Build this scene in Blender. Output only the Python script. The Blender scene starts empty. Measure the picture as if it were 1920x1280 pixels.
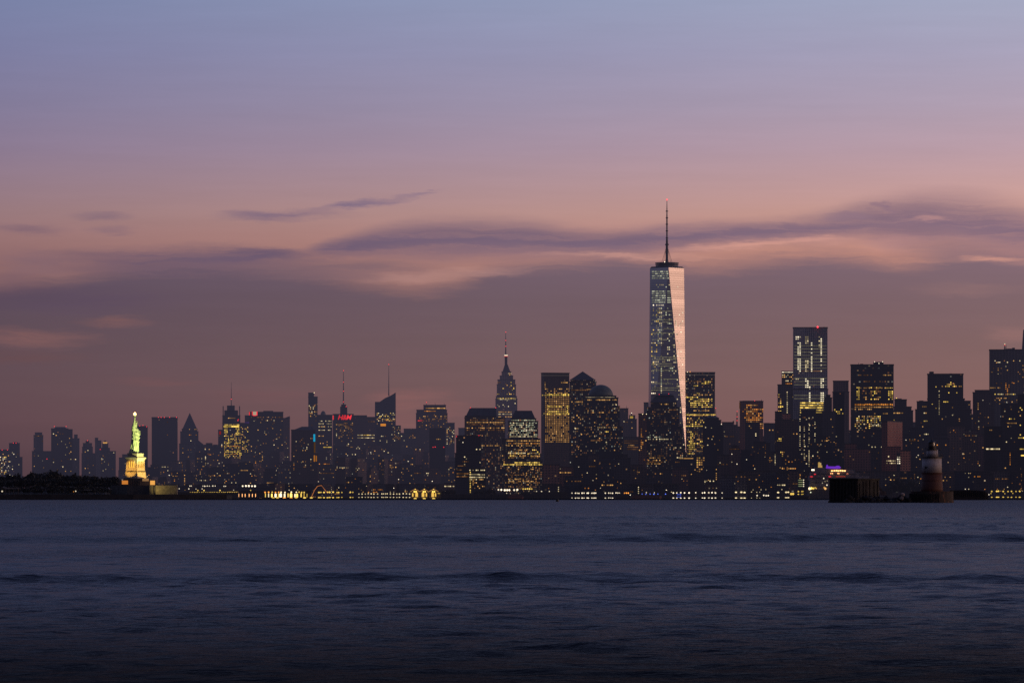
import bpy, math, random
import numpy as np
from mathutils import Vector, Matrix

random.seed(11)
S = bpy.context.scene
COL = S.collection
F = 8600.0            # focal length in photo pixels (1920 wide), a 161 mm lens
HOR = 932.5           # photo row of the horizon
CAMZ = 1.6

def PT(px, py, D):
    """A photo position at distance D (metres) as a point of the world."""
    return Vector(((px - 960.0) / F * D, D, CAMZ + (HOR - py) / F * D))

def lin(r, g, b):
    def f(c):
        c /= 255.0
        return c / 12.92 if c <= 0.04045 else ((c + 0.055) / 1.055) ** 2.4
    return (f(r), f(g), f(b), 1.0)

# ------------------------------------------------------------------ object helpers
WL = {}
def wl(o):
    return WL.get(o.name, Vector((0, 0, 0))) if o is not None else Vector((0, 0, 0))

def tag(o, label=None, cat=None, group=None, kind=None):
    if label: o['label'] = label
    if cat: o['category'] = cat
    if group: o['group'] = group
    if kind: o['kind'] = kind
    return o

def empty(name, loc, label=None, cat=None, group=None):
    o = bpy.data.objects.new(name, None)
    COL.objects.link(o)
    o.location = loc
    o.empty_display_size = 1.0
    WL[o.name] = Vector(loc)
    return tag(o, label, cat, group)

def obj_from(name, mesh, loc, parent=None):
    """Link a mesh whose origin sits at the world point loc."""
    o = bpy.data.objects.new(name, mesh)
    COL.objects.link(o)
    if parent is not None:
        o.parent = parent
    o.location = Vector(loc) - wl(parent)
    WL[o.name] = Vector(loc)
    return o

def mesh_obj(name, verts, faces, mat, parent=None, smooth=False, loc=None):
    base = Vector(loc) if loc is not None else (wl(parent) if parent is not None else Vector((0, 0, 0)))
    me = bpy.data.meshes.new(name)
    me.from_pydata([tuple(Vector(v) - base) for v in verts], [], faces)
    me.materials.append(mat)
    if smooth:
        me.polygons.foreach_set('use_smooth', [True] * len(me.polygons))
    me.update()
    return obj_from(name, me, base, parent)

class MB:
    """Collects simple solids in world coordinates and links them as one mesh."""
    def __init__(s):
        s.v, s.f = [], []
    def prism(s, poly, z0, z1, poly_top=None):
        n = len(poly); b = len(s.v)
        top = poly_top or poly
        s.v += [(p[0], p[1], z0) for p in poly] + [(p[0], p[1], z1) for p in top]
        s.f.append(tuple(b + i for i in reversed(range(n))))
        s.f.append(tuple(b + n + i for i in range(n)))
        for i in range(n):
            j = (i + 1) % n
            s.f.append((b + i, b + j, b + n + j, b + n + i))
        return s
    def box(s, x0, x1, y0, y1, z0, z1):
        return s.prism([(x0, y0), (x1, y0), (x1, y1), (x0, y1)], z0, z1)
    def pyramid(s, poly, z0, apex):
        n = len(poly); b = len(s.v)
        s.v += [(p[0], p[1], z0) for p in poly] + [tuple(apex)]
        s.f.append(tuple(b + i for i in reversed(range(n))))
        for i in range(n):
            s.f.append((b + i, b + (i + 1) % n, b + n))
        return s
    def tube(s, pts, rads, n=8):
        b = len(s.v); pts = [Vector(p) for p in pts]
        for k, p in enumerate(pts):
            d = (pts[min(k + 1, len(pts) - 1)] - pts[max(k - 1, 0)]).normalized()
            a = d.orthogonal().normalized(); c = d.cross(a)
            for i in range(n):
                t = 2 * math.pi * i / n
                s.v.append(tuple(p + (a * math.cos(t) + c * math.sin(t)) * rads[k]))
        for k in range(len(pts) - 1):
            for i in range(n):
                j = (i + 1) % n
                s.f.append((b + k * n + i, b + k * n + j, b + (k + 1) * n + j, b + (k + 1) * n + i))
        s.f.append(tuple(b + i for i in reversed(range(n))))
        e = b + (len(pts) - 1) * n
        s.f.append(tuple(e + i for i in range(n)))
        return s
    def lathe(s, cx, cy, prof, n=24, sx=1.0, sy=1.0):
        b = len(s.v)
        for (r, z) in prof:
            for i in range(n):
                t = 2 * math.pi * i / n
                s.v.append((cx + r * sx * math.cos(t), cy + r * sy * math.sin(t), z))
        for k in range(len(prof) - 1):
            for i in range(n):
                j = (i + 1) % n
                s.f.append((b + k * n + i, b + k * n + j, b + (k + 1) * n + j, b + (k + 1) * n + i))
        s.f.append(tuple(b + i for i in reversed(range(n))))
        e = b + (len(prof) - 1) * n
        s.f.append(tuple(e + i for i in range(n)))
        return s
    def quad(s, a, b_, c, d):
        b = len(s.v)
        s.v += [tuple(a), tuple(b_), tuple(c), tuple(d)]
        s.f.append((b, b + 1, b + 2, b + 3))
        return s
    def build(s, name, mat, parent=None, smooth=False, loc=None):
        return mesh_obj(name, s.v, s.f, mat, parent, smooth, loc)

# ------------------------------------------------------------------ node helpers
class NT:
    def __init__(s, tree):
        s.t = tree; s.n = tree.nodes; s.l = tree.links
        s.n.clear()
    def new(s, typ, **kw):
        n = s.n.new(typ)
        for k, v in kw.items():
            setattr(n, k, v)
        return n
    def put(s, sock, v):
        if isinstance(v, bpy.types.NodeSocket):
            s.l.new(v, sock)
        elif v is not None:
            try:
                sock.default_value = v
            except Exception:
                sock.default_value = tuple(v)[:3]
    def m(s, op, a, b=None, c=None, clamp=False):
        n = s.new('ShaderNodeMath', operation=op, use_clamp=clamp)
        s.put(n.inputs[0], a); s.put(n.inputs[1], b); s.put(n.inputs[2], c)
        return n.outputs[0]
    def vm(s, op, a, b=None, out=0):
        n = s.new('ShaderNodeVectorMath', operation=op)
        s.put(n.inputs[0], a); s.put(n.inputs[1], b)
        return n.outputs[out]
    def xyz(s, x, y, z):
        n = s.new('ShaderNodeCombineXYZ')
        s.put(n.inputs[0], x); s.put(n.inputs[1], y); s.put(n.inputs[2], z)
        return n.outputs[0]
    def sep(s, v):
        n = s.new('ShaderNodeSeparateXYZ'); s.put(n.inputs[0], v)
        return n.outputs
    def mr(s, v, a, b, c=0.0, d=1.0, interp='SMOOTHSTEP'):
        n = s.new('ShaderNodeMapRange', interpolation_type=interp)
        s.put(n.inputs[0], v); s.put(n.inputs[1], a); s.put(n.inputs[2], b); s.put(n.inputs[3], c); s.put(n.inputs[4], d)
        return n.outputs[0]
    def mix(s, f, a, b, mode='MIX'):
        n = s.new('ShaderNodeMix', data_type='RGBA', blend_type=mode)
        s.put(n.inputs[0], f); s.put(n.inputs[6], a); s.put(n.inputs[7], b)
        return n.outputs[2]
    def noise(s, vec, scale=1.0, detail=2.0, rough=0.5, out=0):
        n = s.new('ShaderNodeTexNoise')
        s.put(n.inputs['Vector'], vec)
        n.inputs['Scale'].default_value = scale
        n.inputs['Detail'].default_value = detail
        n.inputs['Roughness'].default_value = rough
        return n.outputs[out]
    def ramp(s, v, stops, interp='LINEAR'):
        n = s.new('ShaderNodeValToRGB')
        cr = n.color_ramp; cr.interpolation = interp
        while len(cr.elements) < len(stops):
            cr.elements.new(0.5)
        for e, (p, c) in zip(cr.elements, stops):
            e.position = p; e.color = c
        s.put(n.inputs[0], v)
        return n.outputs[0]

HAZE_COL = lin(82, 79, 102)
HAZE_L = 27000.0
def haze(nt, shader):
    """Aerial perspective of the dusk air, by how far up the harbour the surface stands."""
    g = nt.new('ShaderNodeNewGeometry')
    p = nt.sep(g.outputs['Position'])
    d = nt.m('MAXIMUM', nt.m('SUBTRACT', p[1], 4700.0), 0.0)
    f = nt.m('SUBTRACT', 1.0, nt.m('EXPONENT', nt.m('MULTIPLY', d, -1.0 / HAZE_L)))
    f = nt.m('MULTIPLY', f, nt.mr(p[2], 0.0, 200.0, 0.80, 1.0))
    em = nt.new('ShaderNodeEmission')  # haze light is mixed into the material itself as emission
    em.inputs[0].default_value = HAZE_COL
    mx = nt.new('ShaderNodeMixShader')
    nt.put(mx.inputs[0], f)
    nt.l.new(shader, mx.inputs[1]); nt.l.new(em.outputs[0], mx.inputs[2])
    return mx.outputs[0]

def newmat(name):
    m = bpy.data.materials.new(name); m.use_nodes = True
    try: m.cycles.emission_sampling = 'NONE'
    except Exception: pass
    return m, NT(m.node_tree)

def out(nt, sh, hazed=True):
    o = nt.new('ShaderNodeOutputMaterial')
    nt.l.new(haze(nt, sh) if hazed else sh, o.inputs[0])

def plain(name, rgb, rough=0.8, scale=0.15, var=0.35, metal=0.0, hazed=True, stretch=(1, 1, 1)):
    m, nt = newmat(name)
    g = nt.new('ShaderNodeNewGeometry')
    n = nt.noise(nt.vm('MULTIPLY', g.outputs['Position'], stretch), scale, 5.0, 0.6)
    k = nt.mr(n, 0.3, 0.7, 1 - var, 1 + var)
    c = nt.mix(1.0, (*rgb, 1), nt.xyz(k, k, k), 'MULTIPLY')
    b = nt.new('ShaderNodeBsdfPrincipled')
    nt.put(b.inputs['Base Color'], c)
    b.inputs['Roughness'].default_value = rough
    b.inputs['Metallic'].default_value = metal
    out(nt, b.outputs[0], hazed)
    return m

def emis(name, rgb, strength, vary=0.0):
    m, nt = newmat(name)
    e = nt.new('ShaderNodeEmission')
    e.inputs[0].default_value = (*rgb, 1)
    if vary:
        oi = nt.new('ShaderNodeObjectInfo')
        g = nt.new('ShaderNodeNewGeometry')
        wn = nt.new('ShaderNodeTexWhiteNoise', noise_dimensions='1D')
        nt.put(wn.inputs['W'], nt.m('ADD', nt.m('MULTIPLY', oi.outputs['Random'], 917.0), nt.m('MULTIPLY', g.outputs['Random Per Island'], 311.0)))
        q = nt.m('MULTIPLY', wn.outputs[0], wn.outputs[0])
        nt.put(e.inputs[1], nt.mr(q, 0.0, 1.0, strength * (1 - vary) * .8, strength * (1 + 1.1 * vary), 'LINEAR'))
    else:
        e.inputs[1].default_value = strength
    o = nt.new('ShaderNodeOutputMaterial')
    nt.l.new(e.outputs[0], o.inputs[0])
    return m

# facade: storey bands and window bays in metres, tint from the object's colour
def facade_material(name, glassy=False):
    m, nt = newmat(name)
    g = nt.new('ShaderNodeNewGeometry')
    oi = nt.new('ShaderNodeObjectInfo')
    def at(nm):
        a = nt.new('ShaderNodeAttribute', attribute_type='OBJECT'); a.attribute_name = nm
        return a.outputs['Fac']
    du, dv, lit = at('bay_m'), at('storey_m'), at('lit_share')
    N = g.outputs['True Normal']; P = g.outputs['Position']
    u = nt.vm('DOT_PRODUCT', P, nt.vm('NORMALIZE', nt.vm('CROSS_PRODUCT', N, (0, 0, 1))), out=1)
    v = nt.sep(P)[2]
    uu, vv = nt.m('DIVIDE', u, du), nt.m('DIVIDE', v, dv)
    fu, fv = nt.m('FRACT', uu), nt.m('FRACT', vv)
    iu, iv = nt.m('FLOOR', uu), nt.m('FLOOR', vv)
    inu = nt.m('MULTIPLY', nt.m('GREATER_THAN', fu, 0.08 if glassy else 0.25), nt.m('LESS_THAN', fu, 0.92 if glassy else 0.78))
    inv_ = nt.m('MULTIPLY', nt.m('GREATER_THAN', fv, 0.3), nt.m('LESS_THAN', fv, 0.82))
    side = nt.m('LESS_THAN', nt.m('ABSOLUTE', nt.sep(N)[2]), 0.4)
    win = nt.m('MULTIPLY', nt.m('MULTIPLY', inu, inv_), side)
    wn = nt.new('ShaderNodeTexWhiteNoise', noise_dimensions='3D')
    nt.put(wn.inputs['Vector'], nt.xyz(iu, iv, nt.m('MULTIPLY', oi.outputs['Random'], 733.0)))
    rnd = wn.outputs[0]; rc = nt.sep(wn.outputs[1])
    st = nt.noise(nt.vm('MULTIPLY', P, (0.02, 0.02, 0.006)), 1.0, 4.0, 0.6)
    k = nt.mr(st, 0.3, 0.7, 0.72, 1.25)
    wall = nt.mix(1.0, oi.outputs['Color'], nt.xyz(k, k, k), 'MULTIPLY')
    gk = nt.mr(rc[0], 0.0, 1.0, 0.25, 0.6, 'LINEAR')
    glass = nt.mix(1.0, nt.mix(0.6, oi.outputs['Color'], (0.045, 0.055, 0.085, 1)), nt.xyz(gk, gk, gk), 'MULTIPLY')
    b = nt.new('ShaderNodeBsdfPrincipled')
    nt.put(b.inputs['Base Color'], nt.mix(win, wall, glass))
    nt.put(b.inputs['Roughness'], nt.mr(win, 0, 1, 0.75, 0.12 if glassy else 0.3, 'LINEAR'))
    b.inputs['Specular IOR Level'].default_value = .5 if glassy else .22
    on = nt.m('MULTIPLY', win, nt.m('LESS_THAN', rnd, lit))
    nt.put(b.inputs['Emission Color'], nt.ramp(rc[1], [(0.0, (1, .36, .10, 1)), (0.45, (1, .55, .22, 1)), (0.8, (1, .8, .5, 1)), (1.0, (.8, .95, .9, 1))]))
    nt.put(b.inputs['Emission Strength'], nt.m('MULTIPLY', on, nt.m('ADD', nt.m('MULTIPLY', nt.m('POWER', rc[2], 5.0), 0.5), 0.03)))
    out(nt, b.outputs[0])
    return m

M = {}
M['facade'] = facade_material('facade_masonry')
M['glass'] = facade_material('facade_glass', True)
M['roof'] = plain('roof_felt', (0.035, 0.034, 0.04), 0.9)
M['metal'] = plain('mast_metal', (0.06, 0.06, 0.075), 0.5, metal=0.3)
M['copper'] = plain('copper_roof', (0.035, 0.06, 0.065), 0.6)
M['slate'] = plain('slate_roof', (0.03, 0.032, 0.045), 0.5)
M['dark'] = plain('dark_steel', (0.018, 0.018, 0.022), 0.7)
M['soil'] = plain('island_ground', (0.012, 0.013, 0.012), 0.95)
M['quay'] = plain('quay_stone', (0.03, 0.028, 0.03), 0.9)

WCOL = {'y': (1, .66, .13), 'a': (1, .52, .16), 'o': (1, .36, .06), 'w': (1, .80, .45), 'c': (.90, .92, .62),
        'd': (1, .45, .16), 'r': (1, .05, .07), 'b': (.12, .2, 1), 'p': (.35, .08, 1), 'e': (1, .50, .15), 'f': (.95, .85, .55), 's': (1, .07, .08), 'h': (1, .87, .58), 'v': (.65, .52, .55), 'n': (.02, .55, .9), 'k': (1, .84, .60)}
WSTR = {'y': .95, 'a': .58, 'o': .62, 'w': .72, 'c': .5, 'd': .16, 'r': 1.0, 'b': 1.1, 'p': .5, 'n': .8, 'k': 1.15, 'e': .36, 'f': .17, 's': .30, 'h': 1.35, 'v': .10}
WM = {}
def wmat(c):
    if c not in WM:
        WM[c] = emis('lit_' + c, WCOL[c], WSTR[c], 0.65 if c in 'yawcdok' else 0.2)
    return WM[c]
WQ = {}
def wquad(c):
    """Window pane one metre square facing south, shared by every window of that tint."""
    if c not in WQ:
        me = bpy.data.meshes.new('window_pane')
        me.from_pydata([(-.5, 0, -.5), (.5, 0, -.5), (.5, 0, .5), (-.5, 0, .5)], [], [(0, 1, 2, 3)])
        me.materials.append(wmat(c)); WQ[c] = me
    return WQ[c]
LM = {}
def lampmesh(c, s):
    if (c, s) not in LM:
        mb = MB(); r = 1.0
        mb.lathe(0, 0, [(0.05, -r), (.7, -.7), (r, 0), (.7, .7), (.05, r)], 8)
        me = bpy.data.meshes.new('lamp_globe'); me.from_pydata(mb.v, [], mb.f)
        me.materials.append(emis('lamp_%s_%d' % (c, int(s * 10)), WCOL[c], s)); LM[(c, s)] = me
    return LM[(c, s)]
def lamp(name, px, py, D, rpx, c, s, parent=None, sx=1.0, sz=1.0):
    o = obj_from(name, lampmesh(c, s), PT(px, py, D), parent)
    k = rpx * D / F
    o.scale = (k * sx, k, k * sz)
    return o
# ------------------------------------------------------------------ camera
cam = bpy.data.cameras.new('camera')
cam.sensor_width = 36.0; cam.sensor_fit = 'HORIZONTAL'
cam.lens = F / 1920.0 * 36.0
cam.shift_y = (HOR - 640.0) / 1920.0
cam.clip_start = 0.5; cam.clip_end = 60000.0
co = bpy.data.objects.new('camera', cam); COL.objects.link(co)
co.location = (0, 0, CAMZ); co.rotation_euler = (math.pi / 2, 0, 0)
S.camera = co
S.view_settings.view_transform = 'Standard'; S.view_settings.look = 'None'
S.view_settings.exposure = 0.0; S.view_settings.gamma = 1.0
S.render.engine = 'CYCLES'
S.cycles.use_denoising = False
S.cycles.max_bounces = 5; S.cycles.diffuse_bounces = 2; S.cycles.glossy_bounces = 3
S.cycles.caustics_reflective = False; S.cycles.caustics_refractive = False
S.cycles.sample_clamp_indirect = 2.0

# ------------------------------------------------------------------ dusk sky
W = bpy.data.worlds.new('World'); S.world = W; W.use_nodes = True
nt = NT(W.node_tree)
tc = nt.new('ShaderNodeTexCoord')
D3 = nt.vm('NORMALIZE', tc.outputs['Generated'])
dx, dy, dz = nt.sep(D3)
hyp = nt.m('SQRT', nt.m('ADD', nt.m('MULTIPLY', dx, dx), nt.m('MULTIPLY', dy, dy)))
el = nt.m('DIVIDE', dz, nt.m('MAXIMUM', hyp, 0.001))
ysafe = nt.m('MAXIMUM', dy, 0.05)
# bearing and elevation in units of 1/8600 (one photo pixel), measured like the photo's columns and rows
X = nt.m('ADD', nt.m('MULTIPLY', nt.m('DIVIDE', dx, ysafe), F), 960.0)
Y = nt.m('SUBTRACT', HOR, nt.m('MULTIPLY', nt.m('DIVIDE', dz, ysafe), F))
XY = nt.xyz(X, Y, 0.0)
warp1 = nt.sep(nt.noise(nt.vm('MULTIPLY', XY, (1 / 260, 1 / 60, 1)), 1.0, 5.0, 0.6, out=1))
warp2 = nt.sep(nt.noise(nt.vm('MULTIPLY', XY, (1 / 80, 1 / 10, 1)), 1.0, 5.0, 0.65, out=1))
wx = nt.m('ADD', nt.m('MULTIPLY', nt.m('SUBTRACT', warp1[0], .5), 190.0), nt.m('MULTIPLY', nt.m('SUBTRACT', warp2[0], .5), 40.0))
wy = nt.m('ADD', nt.m('MULTIPLY', nt.m('SUBTRACT', warp1[1], .5), 44.0), nt.m('MULTIPLY', nt.m('SUBTRACT', warp2[1], .5), 20.0))
WXY = nt.vm('ADD', XY, nt.xyz(wx, wy, 0.0))
WX, WY, _ = nt.sep(WXY)
fib = nt.noise(nt.xyz(nt.m('ADD', X, nt.m('MULTIPLY', Y, 1.6)), nt.m('ADD', Y, nt.m('MULTIPLY', X, .05)), 7.0), 1.0, 6.0, .6) if False else nt.noise(nt.vm('MULTIPLY', WXY, (1 / 210, 1 / 11, 1)), 1.0, 6.0, 0.62)
WYs = nt.m('ADD', Y, nt.m('MULTIPLY', wy, 0.55))

def yr(stops):
    return [((932.5 - y) / 1400.0, lin(*c)) for y, c in sorted(stops, key=lambda t: -t[0])]
T = nt.m('DIVIDE', nt.m('MULTIPLY', el, F), 1400.0, clamp=True)
clear = nt.ramp(T, yr([(-460, (128, 140, 172)), (-150, (134, 146, 184)), (0, (144, 152, 183)), (100, (148, 147, 177)), (200, (155, 144, 168)), (280, (165, 143, 160)),
                       (350, (175, 143, 148)), (400, (181, 142, 138)), (440, (180, 135, 128)), (480, (174, 127, 119)), (560, (150, 110, 107)), (932, (120, 88, 88))]))
low = nt.ramp(T, yr([(400, (118, 98, 116)), (490, (113, 94, 109)), (560, (110, 90, 100)), (640, (113, 90, 95)), (720, (117, 90, 92)), (790, (116, 86, 88)), (860, (104, 77, 80)), (932, (92, 68, 73))]))
def curve(stops):
    n = nt.new('ShaderNodeFloatCurve')
    cu = n.mapping.curves[0]
    pts = [(x / 1920.0, y / 1000.0) for x, y in stops]
    while len(cu.points) < len(pts): cu.points.new(.5, .5)
    for p, q in zip(cu.points, pts):
        p.location = q; p.handle_type = 'AUTO'
    n.mapping.update()
    nt.put(n.inputs['Value'], nt.m('DIVIDE', X, 1920.0, clamp=True))
    return nt.m('MULTIPLY', n.outputs[0], 1000.0)
edge = curve([(0, 540), (110, 522), (220, 500), (380, 490), (560, 502), (680, 526), (770, 541), (840, 530), (940, 498), (1060, 490), (1190, 480), (1290, 494), (1420, 482), (1560, 474), (1700, 488), (1800, 470), (1920, 478)])
bank = nt.mr(nt.m('SUBTRACT', WYs, nt.m('ADD', edge, nt.m('MULTIPLY', nt.m('SUBTRACT', fib, .5), 44.0))), -22.0, 34.0)
sky = nt.mix(bank, clear, low)
def blob(sky, cx, cy, rx, ry, col, amt, soft=0.15, slope=0.0):
    P = WXY
    if slope:
        P = nt.xyz(WX, nt.m('SUBTRACT', WY, nt.m('MULTIPLY', nt.m('SUBTRACT', WX, cx), slope)), 0.0)
    q = nt.vm('DIVIDE', nt.vm('SUBTRACT', P, (cx, cy, 0)), (rx, ry, 1))
    L = nt.vm('LENGTH', q, out=1)
    f = nt.m('MULTIPLY', nt.mr(L, 1.15, soft * .6, 0.0, amt * 1.15), nt.mr(fib, .34, .62, .62, 1.0), clamp=True)
    return nt.mix(f, sky, lin(*col))
# long streak of cloud across the towers' tops
yc = curve([(0, 470), (590, 466), (760, 452), (960, 449), (1130, 455), (1250, 446), (1400, 436), (1520, 428), (1640, 414), (1780, 416), (1920, 436)])
hh = curve([(0, 0), (540, 1), (620, 12), (780, 26), (960, 28), (1120, 22), (1250, 21), (1400, 17), (1520, 20), (1650, 30), (1800, 42), (1920, 40)])
ds = nt.m('ABSOLUTE', nt.m('SUBTRACT', WYs, yc))
st = nt.m('MULTIPLY', nt.mr(nt.m('DIVIDE', ds, nt.m('MAXIMUM', hh, .5)), 2.0, 0.0, 0.0, 1.0), nt.m('MULTIPLY', nt.mr(hh, 1.0, 12.0), nt.mr(fib, .32, .58, .78, 1.0)))
sky = nt.mix(st, sky, lin(117, 97, 118))
for b in [
    # the mauve sheet over the left half and its veils
    (340, 488, 300, 34, (121, 98, 114), .85), (120, 560, 260, 36, (105, 85, 102), .7), (480, 480, 170, 20, (114, 94, 115), .85), (640, 505, 220, 26, (128, 102, 112), .7),
    (60, 490, 110, 30, (150, 116, 122), .5), (880, 512, 120, 12, (186, 140, 132), .55), (760, 522, 100, 14, (184, 138, 130), .55),
    (520, 405, 150, 13, (133, 110, 130), .75), (690, 385, 110, 10, (133, 112, 134), .8, .15, -.16), (790, 366, 50, 5, (138, 116, 138), .7, .1, -.12),
    (190, 402, 64, 13, (128, 106, 126), .5), (205, 428, 56, 10, (136, 110, 125), .4), (50, 427, 90, 14, (128, 103, 121), .42), (20, 520, 70, 20, (132, 102, 112), .4),
    # peach gaps
    (60, 632, 130, 24, (148, 105, 100), .9), (215, 600, 80, 13, (138, 100, 98), .75), (30, 668, 150, 20, (126, 90, 88), .5), (300, 715, 90, 10, (130, 92, 92), .45),
    (1180, 480, 200, 8, (196, 146, 136), .55), (1400, 458, 170, 8, (200, 148, 138), .7, .1, -.07), (1530, 448, 80, 10, (196, 146, 138), .6),
    # wisps on the right
    (1655, 391, 18, 12, (128, 104, 124), .75), (1585, 402, 50, 10, (132, 108, 126), .7), (1700, 440, 90, 26, (120, 98, 117), .6), (1680, 455, 90, 20, (172, 130, 132), .35),
    (1860, 486, 70, 7, (184, 136, 128), .7), (1770, 470, 130, 22, (122, 100, 114), .5), (1820, 545, 120, 14, (128, 101, 106), .5), (1900, 622, 80, 18, (134, 101, 103), .5),
    (1510, 420, 16, 12, (122, 100, 120), .6), (1730, 412, 50, 6, (188, 142, 140), .45),
    # pink light low between the clouds
    (770, 752, 90, 26, (142, 98, 96), .65), (720, 790, 150, 26, (140, 96, 94), .5), (860, 768, 60, 18, (136, 95, 94), .4), (500, 742, 160, 20, (124, 88, 90), .5), (1180, 770, 120, 30, (128, 93, 94), .5),
]:
    sky = blob(sky, *b)
streaks = nt.noise(nt.vm('MULTIPLY', XY, (1 / 420, 1 / 34, 1)), 1.0, 6.0, 0.62)
k = nt.mr(streaks, 0.25, 0.75, 0.965, 1.035, 'LINEAR')
sky = nt.mix(1.0, sky, nt.xyz(k, k, k), 'MULTIPLY')
# the left of the view is dimmer and bluer, the right nearer the dawn
side = nt.m('DIVIDE', nt.m('SUBTRACT', X, 960.0), 960.0)
side = nt.m('MINIMUM', nt.m('MAXIMUM', side, -1.2), 1.3)
tl = nt.mix(nt.mr(side, -1.2, 0.0, 0, 1, 'LINEAR'), (0.62, 0.65, 0.78, 1), (1, 1, 1, 1))
tr = nt.mix(nt.mr(side, 0.0, 1.3, 0, 1, 'LINEAR'), (1, 1, 1, 1), (1.44, 1.33, 1.17, 1))
north = nt.mix(1.0, nt.mix(1.0, sky, tl, 'MULTIPLY'), tr, 'MULTIPLY')
# overhead: deep dusk blue; behind the camera: dark slate blue; east: the dawn glow
zen = nt.ramp(nt.mr(el, 0.10, 1.6, 0, 1, 'LINEAR'), [(0.0, lin(136, 143, 183)), (0.12, lin(108, 118, 160)), (0.4, lin(80, 90, 132)), (1.0, lin(56, 66, 104))])
north = nt.mix(nt.mr(el, 0.115, 0.17), north, zen)
ax = nt.m('DIVIDE', dx, nt.m('MAXIMUM', hyp, .001)); ay = nt.m('DIVIDE', dy, nt.m('MAXIMUM', hyp, .001))
south = nt.ramp(nt.mr(el, 0.0, 1.5, 0, 1, 'LINEAR'), [(0.0, lin(56, 55, 72)), (0.2, lin(62, 65, 88)), (1.0, lin(56, 66, 104))])
full = nt.mix(nt.mr(ay, 0.55, -0.35), north, south)
glow = nt.ramp(nt.mr(el, 0.0, 1.2, 0, 1, 'LINEAR'), [(0.0, (1.22, .62, .38, 1)), (0.10, (1.16, .66, .45, 1)), (0.25, lin(215, 185, 186)), (0.6, lin(110, 116, 150)), (1.0, lin(56, 66, 104))])
full = nt.mix(nt.mr(ax, 0.45, 0.93), full, glow)
# below the horizon: dark water light
full = nt.mix(nt.mr(dz, -0.004, -0.03), full, (0.018, 0.018, 0.028, 1))
# the physical sky with the sun just under the horizon adds its faint twilight
st = nt.new('ShaderNodeTexSky', sky_type='NISHITA')
st.sun_disc = False; st.sun_elevation = math.radians(1.0); st.sun_rotation = math.radians(88.0)
add = nt.mix(0.004, full, st.outputs[0], 'ADD')
bg = nt.new('ShaderNodeBackground')
nt.put(bg.inputs[0], add); bg.inputs[1].default_value = 1.0
wo = nt.new('ShaderNodeOutputWorld'); nt.l.new(bg.outputs[0], wo.inputs[0])
try:
    W.cycles.sampling_method = 'MANUAL'; W.cycles.sample_map_resolution = 512
except Exception:
    pass
sun = bpy.data.lights.new('sun', 'SUN'); sun.energy = 0.32; sun.angle = math.radians(12); sun.color = (1, .66, .5)
so = bpy.data.objects.new('sun', sun); COL.objects.link(so)
so.rotation_euler = Vector((-1.0, -0.03, -0.06)).to_track_quat('-Z', 'Y').to_euler()

# ------------------------------------------------------------------ water
rng = np.random.default_rng(5)
NC = 56
WLEN = np.exp(rng.uniform(math.log(0.35), math.log(3.2), NC))
ANG = rng.normal(0, 0.75, NC) - math.pi / 2
KX, KY = np.cos(ANG) * 2 * math.pi / WLEN, np.sin(ANG) * 2 * math.pi / WLEN
AMP = 0.120 * math.sqrt(2 / NC) * WLEN / (2 * math.pi) * np.where(WLEN > 2.2, 0.65, 1.0)
PH = rng.uniform(0, 6.283, NC)
def wave(x, y, cell):
    z = np.zeros_like(x)
    patch = 0.75 + 0.35 * np.sin(x * 0.021 + y * 0.013 + 1.0) * np.sin(y * 0.009 - x * 0.006 + 2.0)
    for i in range(NC):
        if WLEN[i] > 3.2 * cell:
            z += AMP[i] * np.sin(KX[i] * x + KY[i] * y + PH[i])
    z *= patch * np.clip(0.55 + (y - 30) / 120.0, .55, 1.0)
    # two long swells of a passed ship's wake
    for (d, a, w, ph, m) in ((166.0, 0.27, 2.0, 0.0, .020), (86.5, 0.14, 1.1, 1.3, .05), (330., .28, 4., 2., .015)):
        c = d + np.sin(x * m + ph) * w * .8 + np.sin(x * m * 3.1 + ph) * w * .4
        t = (y - c) / w
        z += a * np.exp(-t * t) * (1.0 + 0.15 * np.sin(x * m * 1.7 + ph * 2) + .12 * np.sin(x * m * 6.3 + ph))
    return z
vs, fs, base = [], [], 0
for (y0, y1, cx, cy, half0, slope) in ((20, 90, .12, .12, 15, .125), (90, 290, .24, .28, 18, .125), (290, 1000, .45, .6, 30, .125), (1000, 3200, 2.0, 5.0, 20, .13)):
    ny = int((y1 - y0) / cy) + 1
    hw = half0 + slope * y1
    nx = int(2 * hw / cx) + 1
    xs = np.linspace(-1, 1, nx); ys = np.linspace(y0, y1 + (cy if y1 < 3000 else 0), ny)
    GX = xs[None, :] * (half0 + slope * ys)[:, None]
    GY = np.repeat(ys[:, None], nx, 1)
    GZ = wave(GX, GY, max(cx, cy * .6))
    vs.append(np.stack([GX, GY, GZ], -1).reshape(-1, 3))
    i = np.arange((ny - 1) * (nx - 1)); r, c = i // (nx - 1), i % (nx - 1)
    a = base + r * nx + c
    fs.append(np.stack([a, a + 1, a + nx + 1, a + nx], -1))
    base += nx * ny
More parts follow.
